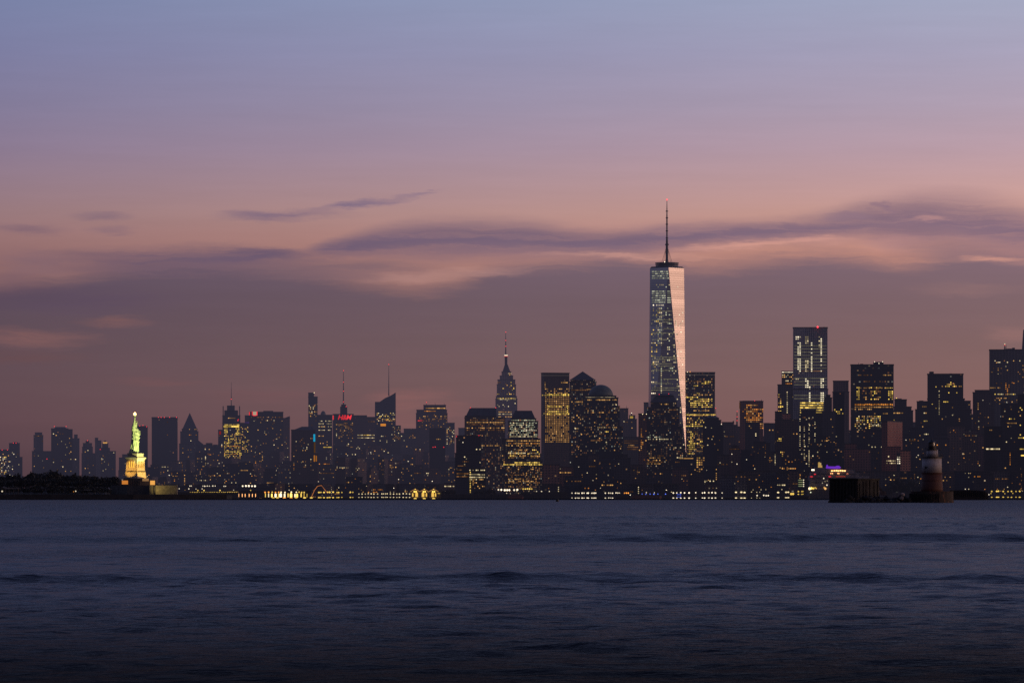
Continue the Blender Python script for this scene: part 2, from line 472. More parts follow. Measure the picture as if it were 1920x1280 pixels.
# open water all round, a little under the troughs near the viewer and level far off
R = 45000.0
flat = np.array([[-R, -R, -1.2], [R, -R, -1.2], [R, 3150, -1.2], [-R, 3150, -1.2], [-R, 3150, -.02], [R, 3150, -.02], [R, R, -.02], [-R, R, -.02]], float)
vs.append(flat); fs.append(np.array([[0, 1, 2, 3], [3, 2, 5, 4], [4, 5, 6, 7]]) + base)
V = np.concatenate(vs); Q = np.concatenate(fs)
me = bpy.data.meshes.new('water')
me.vertices.add(len(V)); me.vertices.foreach_set('co', V.astype(np.float32).ravel())
me.loops.add(len(Q) * 4); me.loops.foreach_set('vertex_index', Q.astype(np.int32).ravel())
me.polygons.add(len(Q)); me.polygons.foreach_set('loop_start', np.arange(0, len(Q) * 4, 4, dtype=np.int32))
me.polygons.foreach_set('use_smooth', np.ones(len(Q), bool))
me.update(calc_edges=True)
m, nt = newmat('harbour_water')
g = nt.new('ShaderNodeNewGeometry')
Pn = nt.sep(g.outputs['Position'])
n1 = nt.noise(nt.vm('MULTIPLY', g.outputs['Position'], (1.0, 1.3, 1.0)), 1.9, 4.0, 0.62)
n2 = nt.noise(nt.vm('MULTIPLY', g.outputs['Position'], (0.06, 0.03, 0.0)), 1.0, 3.0, 0.5)
n3 = nt.noise(nt.vm('MULTIPLY', g.outputs['Position'], (0.45, 0.035, 0.0)), 1.0, 5.0, 0.65)
bp0 = nt.new('ShaderNodeBump'); bp0.inputs['Distance'].default_value = 4.0
nt.put(bp0.inputs['Height'], n3)
nt.put(bp0.inputs['Strength'], nt.mr(Pn[1], 120., 600., 0.0, 1.0, 'LINEAR'))
bp = nt.new('ShaderNodeBump'); bp.inputs['Distance'].default_value = 0.10
nt.l.new(bp0.outputs[0], bp.inputs['Normal'])
nt.put(bp.inputs['Height'], n1)
nt.put(bp.inputs['Strength'], nt.m('MULTIPLY', nt.mr(n2, .3, .7, .5, 1.0), nt.mr(Pn[1], 30., 1200., 1.0, .35, 'LINEAR')))
df = nt.new('ShaderNodeBsdfDiffuse'); df.inputs[0].default_value = (0.006, 0.009, 0.016, 1); nt.put(df.inputs['Normal'], bp.outputs[0])
gl = nt.new('ShaderNodeBsdfGlossy'); nt.put(gl.inputs['Normal'], bp.outputs[0])
# gloss colour dims the sky reflection for unresolved ripples, painted darker toward the viewer
near = nt.mr(nt.m('LOGARITHM', nt.m('MAXIMUM', Pn[1], 1.0), 10.0), math.log10(34), math.log10(90), 0, 1)
nt.put(gl.inputs['Color'], nt.mix(near, (.050, .049, .046, 1), nt.mix(nt.mr(Pn[1], 90., 1500., 0, 1, 'LINEAR'), (.25, .265, .298, 1), (.20, .212, .24, 1))))
nt.put(gl.inputs['Roughness'], nt.mr(Pn[1], 30., 900., .14, .26, 'LINEAR'))
fr = nt.new('ShaderNodeFresnel'); fr.inputs['IOR'].default_value = 1.33; nt.put(fr.inputs['Normal'], bp.outputs[0])
b = nt.new('ShaderNodeMixShader'); nt.put(b.inputs[0], fr.outputs[0])
nt.l.new(df.outputs[0], b.inputs[1]); nt.l.new(gl.outputs[0], b.inputs[2])
out(nt, b.outputs[0], False)
me.materials.append(m)
tag(obj_from('water', me, (0, 0, 0)), 'dark choppy harbour water', None, None, 'structure')
# ------------------------------------------------------------------ the city
def ray_plane(px, py, n, p0, off=0.5):
    c = Vector((0, 0, CAMZ)); d = Vector(((px - 960) / F, 1.0, (HOR - py) / F))
    k = n.dot(p0 + n * off - c) / n.dot(d)
    return c + d * k

class Panes:
    """Lit windows of one building: the first hundred are parts, what is beyond is one patterned part."""
    def __init__(s, root, cap=100):
        s.root, s.items, s.cap = root, [], cap
    def add(s, px, py, wx, wz, c, n, p0):
        s.items.append((ray_plane(px, py, n, p0), wx, wz, random.choice(c), n))
    def flush(s):
        it = s.items
        it.sort(key=lambda q: -q[1] * q[2] * (1 + .5 * random.random()))
        for (p, wx, wz, c, n) in it[:s.cap]:
            o = obj_from('window', wquad(c), p, s.root)
            k = p.y / F
            o.scale = (wx * k, 1, wz * k)
            if abs(n.z) < 1e-4:
                o.rotation_euler = (0, 0, math.atan2(n.x, -n.y))
            else:
                yv = -n; xv = yv.cross(Vector((0, 0, 1))).normalized(); zv = xv.cross(yv)
                o.rotation_euler = Matrix((xv, yv, zv)).transposed().to_euler()
        rest = it[s.cap:]
        if rest:
            v, f, mi, mats = [], [], [], []
            for (p, wx, wz, c, n) in rest:
                k = p.y / F; yv = -n; xv = yv.cross(Vector((0, 0, 1))).normalized(); zv = xv.cross(yv)
                a, h = xv * (wx * k / 2), zv * (wz * k / 2); b = len(v)
                v += [p - a - h, p + a - h, p + a + h, p - a + h]; f.append((b, b + 1, b + 2, b + 3))
                if c not in mats: mats.append(c)
                mi.append(mats.index(c))
            o = mesh_obj('window_grid', v, f, wmat(mats[0]), s.root)
            for c in mats[1:]: o.data.materials.append(wmat(c))
            o.data.polygons.foreach_set('material_index', mi)
            o['kind'] = 'stuff'

def put_windows(pn, specs, pick, g, x0, y0):
    sx, sy = g
    for w in specs:
        kind = w[0]
        if kind == 'g':
            _, a, b, c, d, p, col = w[:7]
            wx, wz = (w[7], w[8]) if len(w) > 8 else (.62 * sx, .5 * sy)
            for i in range(int((a - x0) / sx), int((b - x0) / sx) + 1):
                for j in range(int((c - y0) / sy), int((d - y0) / sy) + 1):
                    px, py = x0 + (i + .5) * sx, y0 + (j + .5) * sy
                    if a <= px <= b and c <= py <= d and random.random() < p:
                        q = pick(px, py)
                        if q: pn.add(px, py, wx, wz, col, *q)
        elif kind == 'r':
            _, y, a, b, p, col = w[:6]
            wx, wz = (w[6], w[7]) if len(w) > 7 else (.66 * sx, .5 * sy)
            for i in range(int((a - x0) / sx), int((b - x0) / sx) + 1):
                px = x0 + (i + .5) * sx
                if a <= px <= b and random.random() < p:
                    q = pick(px, y)
                    if q: pn.add(px, y, wx, wz, col, *q)
        elif kind == 'c':          # a column of lit windows
            _, x, a, b, p, col = w[:6]
            j = a
            while j <= b:
                if random.random() < p:
                    q = pick(x, j)
                    if q: pn.add(x, j, 1.5, 1.6, col, *q)
                j += sy
        elif kind == 'b':          # a continuous ribbon of lit glass, in bays
            _, y, a, b, h, col = w[:6]
            x = a
            while x < b - .5:
                e = min(b, x + random.uniform(3, 7))
                q = pick((x + e) / 2, y)
                if q: pn.add((x + e) / 2, y, e - x - .35, h, col, *q)
                x = e
        elif kind == 'p':          # single lights
            for (x, y) in w[2]:
                q = pick(x, y)
                if q: pn.add(x, y, 1.8, 1.5, w[1], *q)

def building(label, D, tiers, col, w=(), ex=(), name='office_tower', cat='tower', mat='facade', xm=None, t=.3, bay=4.2, storey=4.0,
             lit=.012, g=(3.6, 4.0), group=None, dep=None, roofs=True):
    x0, x1, yt = tiers[0]
    cx = (x0 + x1) / 2
    u = (cx - 960) / F
    loc = PT(cx, HOR, D); loc.z = 0
    root = empty(name, loc, label, cat, group)
    fv = Vector((u, 1, 0)).normalized(); rv = Vector((fv.y, -fv.x, 0))
    width = (x1 - x0) * D / F
    dep = dep or min(max(width * .85, 18), 60)
    wall = MB(); roof = MB(); faces = []; zprev = 0.0
    for i, (a, b, ytop) in enumerate(tiers):
        Di = D + 2.5 * i
        c0 = PT((a + b) / 2, HOR, Di); c0.z = 0
        wi = (b - a) * Di / F
        if xm is None:
            di = max(dep - 6 * i, 8)
            poly = [c0 - rv * wi / 2, c0 + rv * wi / 2, c0 + rv * wi / 2 + fv * di, c0 - rv * wi / 2 + fv * di]
            fl = [(0, 1, a, b)]
        else:
            m_ = a + (b - a) * (xm - x0) / (x1 - x0)
            l_, r_ = (m_ - a) * Di / F, (b - m_) * Di / F
            p1 = PT(m_, HOR, Di); p1.z = 0
            p0 = p1 - rv * l_ + fv * (l_ * t); p2 = p1 + rv * r_ + fv * (r_ / t)
            if r_ / t > 120: p2 = p1 + rv * r_ + fv * 120
            poly = [p0, p1, p2, p0 + (p2 - p1)]
            fl = [(0, 1, a, m_), (1, 2, m_, b)]
        z1 = CAMZ + (HOR - ytop) / F * Di
        wall.prism([(p.x, p.y) for p in poly], zprev if i == 0 else zprev - 1.0, z1)
        if roofs:
            cc = sum(poly, Vector()) / 4
            MB().prism([tuple((cc + (p - cc) * (1 + .8 / max((p - cc).length, 1)))[:2]) for p in poly], z1 + .02, z1 + 1.3).build('roof', M['roof'], root)
        for (k, l, fa, fb) in fl:
            e = poly[l] - poly[k]; n = Vector((e.y, -e.x, 0)).normalized()
            ybase = HOR + 2 if i == 0 else tiers[i - 1][2]
            faces.append((fa, fb, ytop, ybase, n, poly[k].copy()))
        zprev = z1
    wo_ = wall.build('wall', M[mat], root)
    wo_.color = (*col, 1); wo_['bay_m'] = bay; wo_['storey_m'] = storey; wo_['lit_share'] = lit
    def pick(px, py):
        for (fa, fb, y0_, y1_, n, p) in faces:
            if fa - .2 <= px <= fb + .2 and y0_ - .2 <= py <= y1_: return (n, p)
        return None
    pn = Panes(root); put_windows(pn, w, pick, g, x0 + .6, yt + 1.0); pn.flush()
    Dm = D + dep * .4
    def trap(xa, xb, ya, xc, xd, yb, Dc, dd):
        p = [PT(xa, ya, Dc - dd), PT(xb, ya, Dc - dd), PT(xb, ya, Dc + dd), PT(xa, ya, Dc + dd)]
        q = [PT(xc, yb, Dc - dd * .5), PT(xd, yb, Dc - dd * .5), PT(xd, yb, Dc + dd * .5), PT(xc, yb, Dc + dd * .5)]
        return p, q
    for e in ex:
        k = e[0]
        if k == 'pen':
            _, a, b, y_t, y_b = e
            MB().box(PT(a, 0, Dm).x, PT(b, 0, Dm).x, Dm - 8, Dm + 8, PT(0, y_b, Dm).z - 1, PT(0, y_t, Dm).z).build('rooftop_plant', M['dark'], root)
        elif k == 'ant':
            _, x, y_t, y_b, r, lights = e
            top, bot = PT(x, y_t, Dm), PT(x, y_b, Dm)
            ms = MB().tube([bot, bot.lerp(top, .45), top], [r, r * .65, r * .25], 6).build('mast', M['metal'], root)
            for (ly, lc) in lights: lamp('beacon', x, ly, Dm - 3, .75, lc, 1.5, ms)
        elif k == 'pyr':
            _, a, b, yb, ya = e
            p, q = trap(a, b, yb, a, b, ya, Dm, (b - a) * D / F * .45)
            MB().pyramid([(v.x, v.y) for v in p], p[0].z, PT((a + b) / 2, ya, Dm)).build('pyramid_roof', M['slate'], root)
        elif k == 'dome':
            _, a, b, yb, ya = e
            c_ = PT((a + b) / 2, yb, Dm); r = (b - a) / 2 * Dm / F; h = PT(0, ya, Dm).z - c_.z
            MB().lathe(c_.x, c_.y, [(r * math.cos(q), c_.z + h * math.sin(q)) for q in [i * math.pi / 2 / 9 * .995 for i in range(10)]], 24).build('dome', M['copper'], root, True)
        elif k == 'mans':
            _, a, b, yb, c_, d_, ya = e
            p, q = trap(a, b, yb, c_, d_, ya, Dm, (b - a) * D / F * .4)
            mb = MB(); mb.v = [tuple(v) for v in p + q]
            mb.f = [(3, 2, 1, 0), (4, 5, 6, 7)] + [(i, (i + 1) % 4, 4 + (i + 1) % 4, 4 + i) for i in range(4)]
            mb.build('sloped_roof', M['slate'], root)
        elif k == 'wedge':          # slanted glass crown: polygon in the facade plane
            pts = e[1]
            fr = [PT(x, y, D + 1) for x, y in pts]; bk = [v + fv * dep * .8 for v in fr]
            n_ = len(fr); mb = MB(); mb.v = [tuple(v) for v in fr + bk]
            mb.f = [tuple(range(n_)), tuple(reversed(range(n_, 2 * n_)))] + [(i + n_, (i + 1) % n_ + n_, (i + 1) % n_, i) for i in range(n_)]
            o = mb.build('slanted_crown', M['glass'], root); o.color = (*col, 1); o['bay_m'] = bay; o['storey_m'] = storey; o['lit_share'] = 0.0
        elif k == 'sign':
            _, a, b, ya, yb, c_, nm = e
            f_ = pick((a + b) / 2, (ya + yb) / 2) or (-fv, PT(cx, ya, D))
            pa = [ray_plane(x, y, f_[0], f_[1], .8) for x, y in ((a, yb), (b, yb), (b, ya), (a, ya))]
            MB().quad(*pa).build(nm, wmat(c_), root)
        elif k == 'beacon':
            _, x, y, c_ = e
            lamp('beacon', x, y, D - 1.5, .7, c_, 1.5 if c_ == 'r' else 2.0, root)
        elif k == 'flare':
            lamp('beacon', e[1], e[2], D - 2, 1.7, 'r', 2.5, root)
        elif k == 'letters':
            _, xa, xb, ya, yb, txt, c_ = e
            f_ = pick((xa + xb) / 2, (ya + yb) / 2)
            cu = bpy.data.curves.new('sign_letters', 'FONT'); cu.body = txt; cu.align_x = 'CENTER'; cu.align_y = 'CENTER'
            cu.size = (yb - ya) * D / F * 1.38; cu.shear = .28; cu.extrude = .3; cu.offset = .25; cu.space_character = .9
            cu.materials.append(wmat(c_))
            p_ = ray_plane((xa + xb) / 2, (ya + yb) / 2, f_[0], f_[1], 1.0)
            tmp = bpy.data.objects.new('sign_letters_outline', cu); COL.objects.link(tmp)
            me_ = bpy.data.meshes.new_from_object(tmp.evaluated_get(bpy.context.evaluated_depsgraph_get())); me_.materials.clear(); me_.materials.append(wmat(c_))
            bpy.data.objects.remove(tmp); bpy.data.curves.remove(cu)
            o = obj_from('sign_letters', me_, p_, root)
            o.rotation_euler = (math.pi / 2, 0, math.atan2(f_[0].x, -f_[0].y))
        elif k == 'column':          # corner posts rising over the roof
            _, a, b, y_t, y_b = e
            MB().box(PT(a, 0, D).x, PT(b, 0, D).x, D - .5, D + 2.5, PT(0, y_b, D).z, PT(0, y_t, D).z).build('corner_post', M['dark'], root)
    return root

# albedos
GLS = (0.045, 0.052, 0.078); DRK = (0.045, 0.046, 0.06); BRK = (0.2, 0.1, 0.08); BRN = (0.13, 0.09, 0.08); STN = (0.22, 0.19, 0.18); GRY = (0.11, 0.105, 0.12)
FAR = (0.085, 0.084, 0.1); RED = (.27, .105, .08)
B = building
MID = (2.5, 2.8)
# --- far left, across the river behind the island
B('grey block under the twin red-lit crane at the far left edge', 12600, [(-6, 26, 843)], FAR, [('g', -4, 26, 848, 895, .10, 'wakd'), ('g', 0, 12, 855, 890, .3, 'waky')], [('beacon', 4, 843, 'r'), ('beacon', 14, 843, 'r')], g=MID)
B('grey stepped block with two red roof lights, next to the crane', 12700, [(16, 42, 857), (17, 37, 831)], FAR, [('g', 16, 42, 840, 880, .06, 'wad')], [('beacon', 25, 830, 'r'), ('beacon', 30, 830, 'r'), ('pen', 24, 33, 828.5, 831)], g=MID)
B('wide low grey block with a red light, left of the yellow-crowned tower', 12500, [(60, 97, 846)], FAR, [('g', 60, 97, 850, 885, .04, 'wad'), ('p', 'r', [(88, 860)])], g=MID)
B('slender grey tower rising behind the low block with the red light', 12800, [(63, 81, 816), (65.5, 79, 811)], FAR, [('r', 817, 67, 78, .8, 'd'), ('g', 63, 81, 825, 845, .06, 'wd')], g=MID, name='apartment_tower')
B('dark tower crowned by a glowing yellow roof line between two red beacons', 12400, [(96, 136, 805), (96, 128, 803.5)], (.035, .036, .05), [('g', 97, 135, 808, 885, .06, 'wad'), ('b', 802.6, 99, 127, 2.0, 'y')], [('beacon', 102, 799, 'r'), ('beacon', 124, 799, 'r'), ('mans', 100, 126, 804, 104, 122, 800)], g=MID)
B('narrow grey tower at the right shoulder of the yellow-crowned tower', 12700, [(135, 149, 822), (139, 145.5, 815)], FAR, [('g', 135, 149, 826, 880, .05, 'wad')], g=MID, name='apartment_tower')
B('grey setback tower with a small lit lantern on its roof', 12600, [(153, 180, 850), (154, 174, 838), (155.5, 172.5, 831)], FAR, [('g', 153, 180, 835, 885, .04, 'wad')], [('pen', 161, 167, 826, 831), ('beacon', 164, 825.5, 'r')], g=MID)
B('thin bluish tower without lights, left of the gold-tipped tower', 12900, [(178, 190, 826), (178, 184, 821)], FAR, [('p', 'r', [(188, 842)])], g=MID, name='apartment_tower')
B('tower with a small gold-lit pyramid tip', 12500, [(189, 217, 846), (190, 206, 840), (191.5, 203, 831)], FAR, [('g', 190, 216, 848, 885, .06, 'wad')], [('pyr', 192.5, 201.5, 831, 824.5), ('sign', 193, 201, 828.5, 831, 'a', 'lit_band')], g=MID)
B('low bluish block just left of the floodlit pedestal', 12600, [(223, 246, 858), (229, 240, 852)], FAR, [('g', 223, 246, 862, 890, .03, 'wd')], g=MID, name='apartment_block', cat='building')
# --- midtown
B('round-shouldered dark tower directly behind the statue', 12300, [(254, 277, 801), (256, 276, 799)], (.04, .04, .05), [], [('beacon', 262, 798, 'r'), ('beacon', 268, 797, 'r'), ('beacon', 275, 799.5, 'r')], g=MID)
B('plain dark slab with a row of red lights along its flat roof', 12300, [(284.5, 333, 783), (285, 332.5, 782.5)], (.030, .031, .04), [('p', 'd', [(314, 791), (314, 815)])], [('beacon', x, 782, 'r') for x in (297, 302, 308, 318, 331)], g=MID)
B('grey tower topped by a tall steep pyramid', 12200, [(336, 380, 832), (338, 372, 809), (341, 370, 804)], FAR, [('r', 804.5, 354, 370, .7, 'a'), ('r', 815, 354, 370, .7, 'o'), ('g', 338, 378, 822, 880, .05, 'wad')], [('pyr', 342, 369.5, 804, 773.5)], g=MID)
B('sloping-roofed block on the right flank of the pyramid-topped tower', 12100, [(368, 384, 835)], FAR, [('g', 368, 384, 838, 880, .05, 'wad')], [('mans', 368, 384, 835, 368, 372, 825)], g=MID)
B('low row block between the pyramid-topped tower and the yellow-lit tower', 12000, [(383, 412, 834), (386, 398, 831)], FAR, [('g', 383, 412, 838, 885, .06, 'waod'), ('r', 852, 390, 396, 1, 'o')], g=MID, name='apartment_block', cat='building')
B('narrow tower with a red neon sign, left shoulder of the yellow-lit tower', 12200, [(409, 418, 806)], DRK, [('g', 409, 418, 815, 870, .1, 'wad')], [('sign', 411, 414.5, 808, 814, 's', 'neon_sign')], g=MID)
B('yellow-lit office tower with four corner posts and a thin mast', 12000, [(417, 468, 793), (417, 450.5, 779)], (.05, .048, .05),
  [('r', 783.5, 428, 441, 1, 'a'), ('r', 796, 419, 449, .95, 'y'), ('b', 799.2, 419, 449, 2.4, 'y'), ('g', 419, 427, 800, 812, .85, 'y'), ('g', 442, 449, 800, 812, .85, 'y'), ('g', 419, 450, 813, 862, .42, 'yya'), ('g', 450, 468, 800, 862, .28, 'ya'),
   ('r', 836, 419, 449, .9, 'o'), ('r', 846.5, 420, 450, .9, 'y'), ('r', 851, 420, 450, .85, 'yo'), ('p', 'r', [(447, 786), (446, 788)])],
  [('pen', 426, 440, 760, 779), ('pen', 421, 446, 769, 779), ('column', 417.6, 419.2, 761, 779), ('column', 448.4, 450, 761, 779), ('ant', 433.7, 716, 760, 1.3, [(748, 'r')])], g=(2.4, 2.7))
B('small block with a violet-lit parapet left of the broad dark tower', 12400, [(450, 468, 793), (459, 468.5, 779)], DRK, [('g', 450, 468, 796, 860, .12, 'yad'), ('b', 792.6, 459, 468, 1.6, 'p')], g=MID)
B('broad dark tower with a glowing white square sign haloed in red', 11900, [(467, 531, 772.5)], (.028, .028, .036), [('g', 469, 530, 785, 890, .05, 'wad'), ('r', 782, 470, 530, .45, 'd'), ('r', 788, 475, 520, .3, 'wd'), ('r', 862, 470, 530, .5, 'd')],
  [('pen', 494, 512, 770, 772.5), ('sign', 474.3, 480.7, 771.3, 777.8, 'k', 'square_sign'), ('sign', 472.2, 474.2, 771, 778.5, 'r', 'red_halo'), ('sign', 480.9, 482.6, 771, 778.5, 'r', 'red_halo'), ('sign', 474.3, 480.7, 778.0, 779.2, 'r', 'red_halo'), ('sign', 466.8, 468.6, 772, 778, 'r', 'red_halo')], g=MID, lit=.006)  # red glow around the sign, built as glowing strips
B('brownish slab with a slanted parapet against the right side of the broad dark tower', 12000, [(530, 543.5, 784)], BRN, [('g', 531, 543, 795, 885, .06, 'wad')], [('wedge', [(531, 784.2), (543.5, 784.2), (543.5, 779.5)])], g=MID)
B('bulky block with a blue neon sign and an orange-lit corner', 10050, [(546, 596, 850), (546, 591, 806)], (.06, .045, .048), [('c', 551, 838, 880, .7, 'ao'), ('g', 548, 590, 812, 885, .05, 'wad'), ('r', 865, 556, 590, .6, 'a')],
  [('mans', 549, 590, 806, 566, 586, 799.5), ('sign', 587.6, 591, 813.5, 827.5, 'n', 'blue_neon_sign'), ('sign', 588.5, 591.5, 829, 850, 'd', 'glowing_panel'), ('sign', 588.2, 590.8, 853, 865, 'o', 'orange_neon_sign'), ('sign', 592, 594.2, 854, 864.5, 'o', 'orange_neon_sign')], g=MID)
B('slim stepped tower standing above the block with the blue sign', 12300, [(578, 595.5, 744), (578, 588.8, 736.5)], (.055, .055, .07), [('g', 579, 595, 757, 780, .4, 'wad'), ('g', 579, 595, 782, 800, .08, 'd')], [('beacon', 589, 736, 'w')], g=MID, name='apartment_tower')
B('flat-topped office block with rows of white lit windows and a small roof dome', 12000, [(594, 623, 778)], (.036, .038, .046), [('r', 789, 598, 621, .7, 'w'), ('r', 794, 598, 621, .75, 'w'), ('r', 799.5, 598, 621, .6, 'wa'), ('r', 806, 598, 620, .9, 'w'), ('r', 817, 596, 608, .8, 'a'), ('g', 594, 622, 822, 880, .06, 'wad'), ('b', 838, 606, 642, 1.4, 'y')], [('dome', 601, 611, 778, 770)], g=MID)
B('tower with a red letter sign under its rooftop mast', 12100, [(624, 663, 776.5)], (.06, .052, .055), [('g', 630, 662, 792, 822, .35, 'dda'), ('r', 798, 634, 655, .7, 'd'), ('c', 631, 812, 820, 1, 'w'), ('g', 624, 662, 826, 880, .06, 'wad')],
  [('pen', 638, 651, 762, 776.5), ('pen', 640, 649, 758, 762), ('ant', 644, 694, 760, 2.0, [(694.5, 'r'), (716, 'r'), (733, 'r'), (753, 'r')]), ('letters', 639, 652, 778, 787, 'H&M', 'r'), ('sign', 623.8, 625.8, 778.5, 786.5, 'r', 'narrow_red_sign'), ('beacon', 649, 762, 'r')], g=MID)
B('reddish slab with two bright lit floors, between the masted tower and the slanted glass tower', 12000, [(662, 704, 782), (663, 688, 779)], (.085, .055, .055), [('r', 815.3, 670, 703, 1, 'wy'), ('r', 820.5, 671, 703, .95, 'w'), ('r', 790, 690, 703, .5, 'd'), ('g', 664, 703, 826, 885, .06, 'wad')], g=MID)
B('glass tower with a steeply slanted roof and a needle spire', 12200, [(703, 742, 772)], GLS, [('r', 757.5, 712, 724, 1, 'a'), ('r', 763, 718, 731, 1, 'y'), ('r', 767, 722, 741, .8, 'y'), ('g', 705, 741, 766, 790, .34, 'yaw'), ('r', 787.5, 720, 741, .9, 'ao'), ('g', 705, 741, 792, 800, .2, 'a')],
  [('wedge', [(703, 772.2), (742, 772.2), (742, 735.5), (733, 741), (722, 746), (712, 753), (703, 753)]), ('ant', 729, 682, 742, 1.6, [(683, 'r')])], mat='glass', g=MID)
B('dark rounded tower with an orange glowing dome in front of the slanted glass tower', 11500, [(706, 734, 801), (709, 731, 796)], DRK, [('g', 707, 733, 815, 880, .08, 'wwd')], [('dome', 713, 724, 799.5, 792.5), ('sign', 713.5, 723.5, 794, 798.5, 'o', 'glowing_band')], g=MID)
B('office block of evenly lit rows at the right foot of the slanted glass tower', 11900, [(733, 751.5, 798)], (.05, .05, .058), [('g', 734, 751, 800, 826, .42, 'wad')], g=MID)
B('low dark stepped block right of the evenly lit office block', 11800, [(751, 782, 812), (757, 780, 804)], FAR, [('g', 752, 780, 808, 885, .05, 'wad'), ('c', 774.5, 812, 822, 1, 'd')], g=MID)
B('wide slab with a bright lit roof edge and a red light strip', 12100, [(780, 839, 775), (781, 838, 768.5), (794, 836, 759.5)], (.085, .065, .065),
  [('b', 765, 798, 835, 1.7, 'a'), ('b', 770.5, 795, 817, 1.2, 'o'), ('g', 783, 837, 775, 800, .28, 'dda'), ('r', 788.3, 784, 794, 1, 'r'), ('r', 785, 795, 837, .5, 'd')],
  [('ant', 799.5, 755, 760, .9, []), ('ant', 816, 755, 760, .9, []), ('ant', 833, 755, 760, .9, []), ('beacon', 799.5, 754, 'r')], g=MID)
B('grey block of scattered amber windows hanging off the right end of the wide slab', 12000, [(834, 852.5, 793)], FAR, [('g', 836, 852, 797, 834, .4, 'wad')], g=MID)
B('dark slim tower with two red lights, in front of the wide slab', 10400, [(805, 835, 804), (812, 834, 803)], (.026, .026, .034), [('r', 823, 818, 827, 1, 'a'), ('p', 'r', [(812, 838), (816, 837.5), (832, 838)])], g=(3, 3.2), name='apartment_tower')
B('small pale grey block on the left of the brown sloped-roof tower', 12300, [(859.5, 871, 802.5)], FAR, [], g=MID, name='apartment_block', cat='building')
B('tall spired stone tower stepping up to a red-ringed mast', 12500, [(929, 970, 748), (930, 969, 743), (931.5, 967.5, 721), (933, 966, 712), (937, 962, 704.5), (940.5, 958.5, 697)], (.24, .19, .18),
  [('r', 738.5, 932, 968, .75, 'ya'), ('r', 746.7, 932, 968, .9, 'y'), ('r', 748.2, 932, 968, .8, 'w'), ('g', 932, 968, 750, 762, .1, 'w'), ('r', 772, 933, 960, .9, 'a'), ('r', 776, 935, 960, .75, 'w'), ('r', 781, 935, 960, .8, 'a'), ('g', 933, 965, 714, 736, .1, 'yd'), ('g', 952, 960, 698, 704, .8, 'wa'), ('r', 722, 946, 966, .3, 'a')],
  [('mans', 942, 957, 697, 946.5, 951.8, 683), ('pen', 946.3, 951.3, 667.5, 684), ('pen', 945.3, 952, 664.5, 668), ('ant', 948.3, 622, 665, 2.0, [(622.5, 'r'), (638, 'r'), (649, 'r')]), ('sign', 945.6, 952, 664.8, 667.0, 'k', 'lit_ring'), ('sign', 945.4, 952.2, 667.1, 668.3, 'r', 'lit_ring')], g=MID, bay=5, storey=4.2)
# --- the near shore: battery and the towers round the tallest one
B('broad brown tower with a sloped roof and long amber lit floors', 8300, [(871, 947, 783), (872, 930, 780)], BRN,
  [('r', 787, 874, 946, .55, 'd'), ('r', 791.5, 874, 946, .9, 'a'), ('r', 795.5, 874, 946, .6, 'd'), ('r', 802, 874, 946, .75, 'ad'), ('r', 806, 874, 946, .6, 'd'), ('r', 816, 874, 930, .6, 'ad'), ('r', 835, 903, 938, .7, 'a'), ('g', 873, 946, 838, 880, .06, 'da'), ('p', 'a', [(925, 784)])],
  [('mans', 873, 931, 780.5, 881, 930, 764.5), ('beacon', 882, 764, 'r'), ('beacon', 929.5, 764, 'r')], g=(3.1, 3.4), lit=.3, bay=3, storey=3.6)
B('dark stepped tower with a blue-black flat top, left of the pale-rowed stepped tower', 7700, [(853, 902, 850), (855, 901, 817)], (.03, .03, .042), [('r', 842, 893, 903, .8, 'w'), ('r', 865, 868, 880, .7, 'd'), ('b', 873, 858, 874, 1.3, 'd'), ('b', 880.5, 856, 866, 1.4, 'd'), ('b', 887.5, 856, 879, 2, 'd'), ('b', 893, 856, 879, 2, 'd'), ('p', 'k', [(868, 829)]), ('g', 856, 900, 845, 905, .03, 'wd')], [('beacon', 856, 818, 'r'), ('beacon', 898, 816, 'r')], g=(3.2, 3.5))
B('low white-lit glass block with bright ribbon windows beside the dark stepped tower', 7300, [(879, 911, 878)], (.04, .04, .048), [('r', 881, 880, 909, .7, 'w'), ('b', 889, 880, 900, 1.8, 'w'), ('r', 889.5, 898, 910, .9, 'w'), ('b', 894.2, 880, 900, 1.9, 'w'), ('r', 894.2, 898, 910, .9, 'w'), ('r', 898.5, 881, 908, .8, 'wa'), ('g', 881, 910, 900, 916, .25, 'da'), ('c', 881.8, 885, 925, .8, 'y')], g=(3, 3.4))
B('stepped tower with a dark mansard cap over pale lit rows and amber floors', 7900, [(937, 1017, 862), (941, 1013, 823), (953, 1009, 790), (958, 1005, 785)], (.045, .04, .044),
  [('r', 787.5, 960, 1004, .9, 'c'), ('g', 955, 1008, 791, 821, .62, 'ccw'), ('r', 818, 955, 1008, .9, 'w'), ('r', 806.5, 985, 1006, .9, 'k'), ('r', 826, 950, 1012, .8, 'a'), ('r', 831, 952, 1012, .9, 'ao'), ('r', 835, 951, 1012, .5, 'a'), ('g', 952, 1012, 838, 860, .5, 'aayd'), ('r', 849, 952, 1012, .8, 'aw'), ('r', 855, 952, 1012, .6, 'a'),
   ('r', 866.8, 964, 1014, 1, 'y'), ('r', 870.6, 945, 1018, 1, 'y'), ('g', 946, 1012, 874, 916, .34, 'dda'), ('r', 890, 946, 1012, .5, 'd'), ('r', 898, 948, 1010, .6, 'da'), ('r', 902, 948, 1010, .6, 'a'), ('g', 939, 946, 852, 872, .4, 'ao')],
  [('mans', 958, 1004, 785, 966, 997, 769.5)], g=(3.0, 3.6), bay=3, storey=3.6, lit=.45)
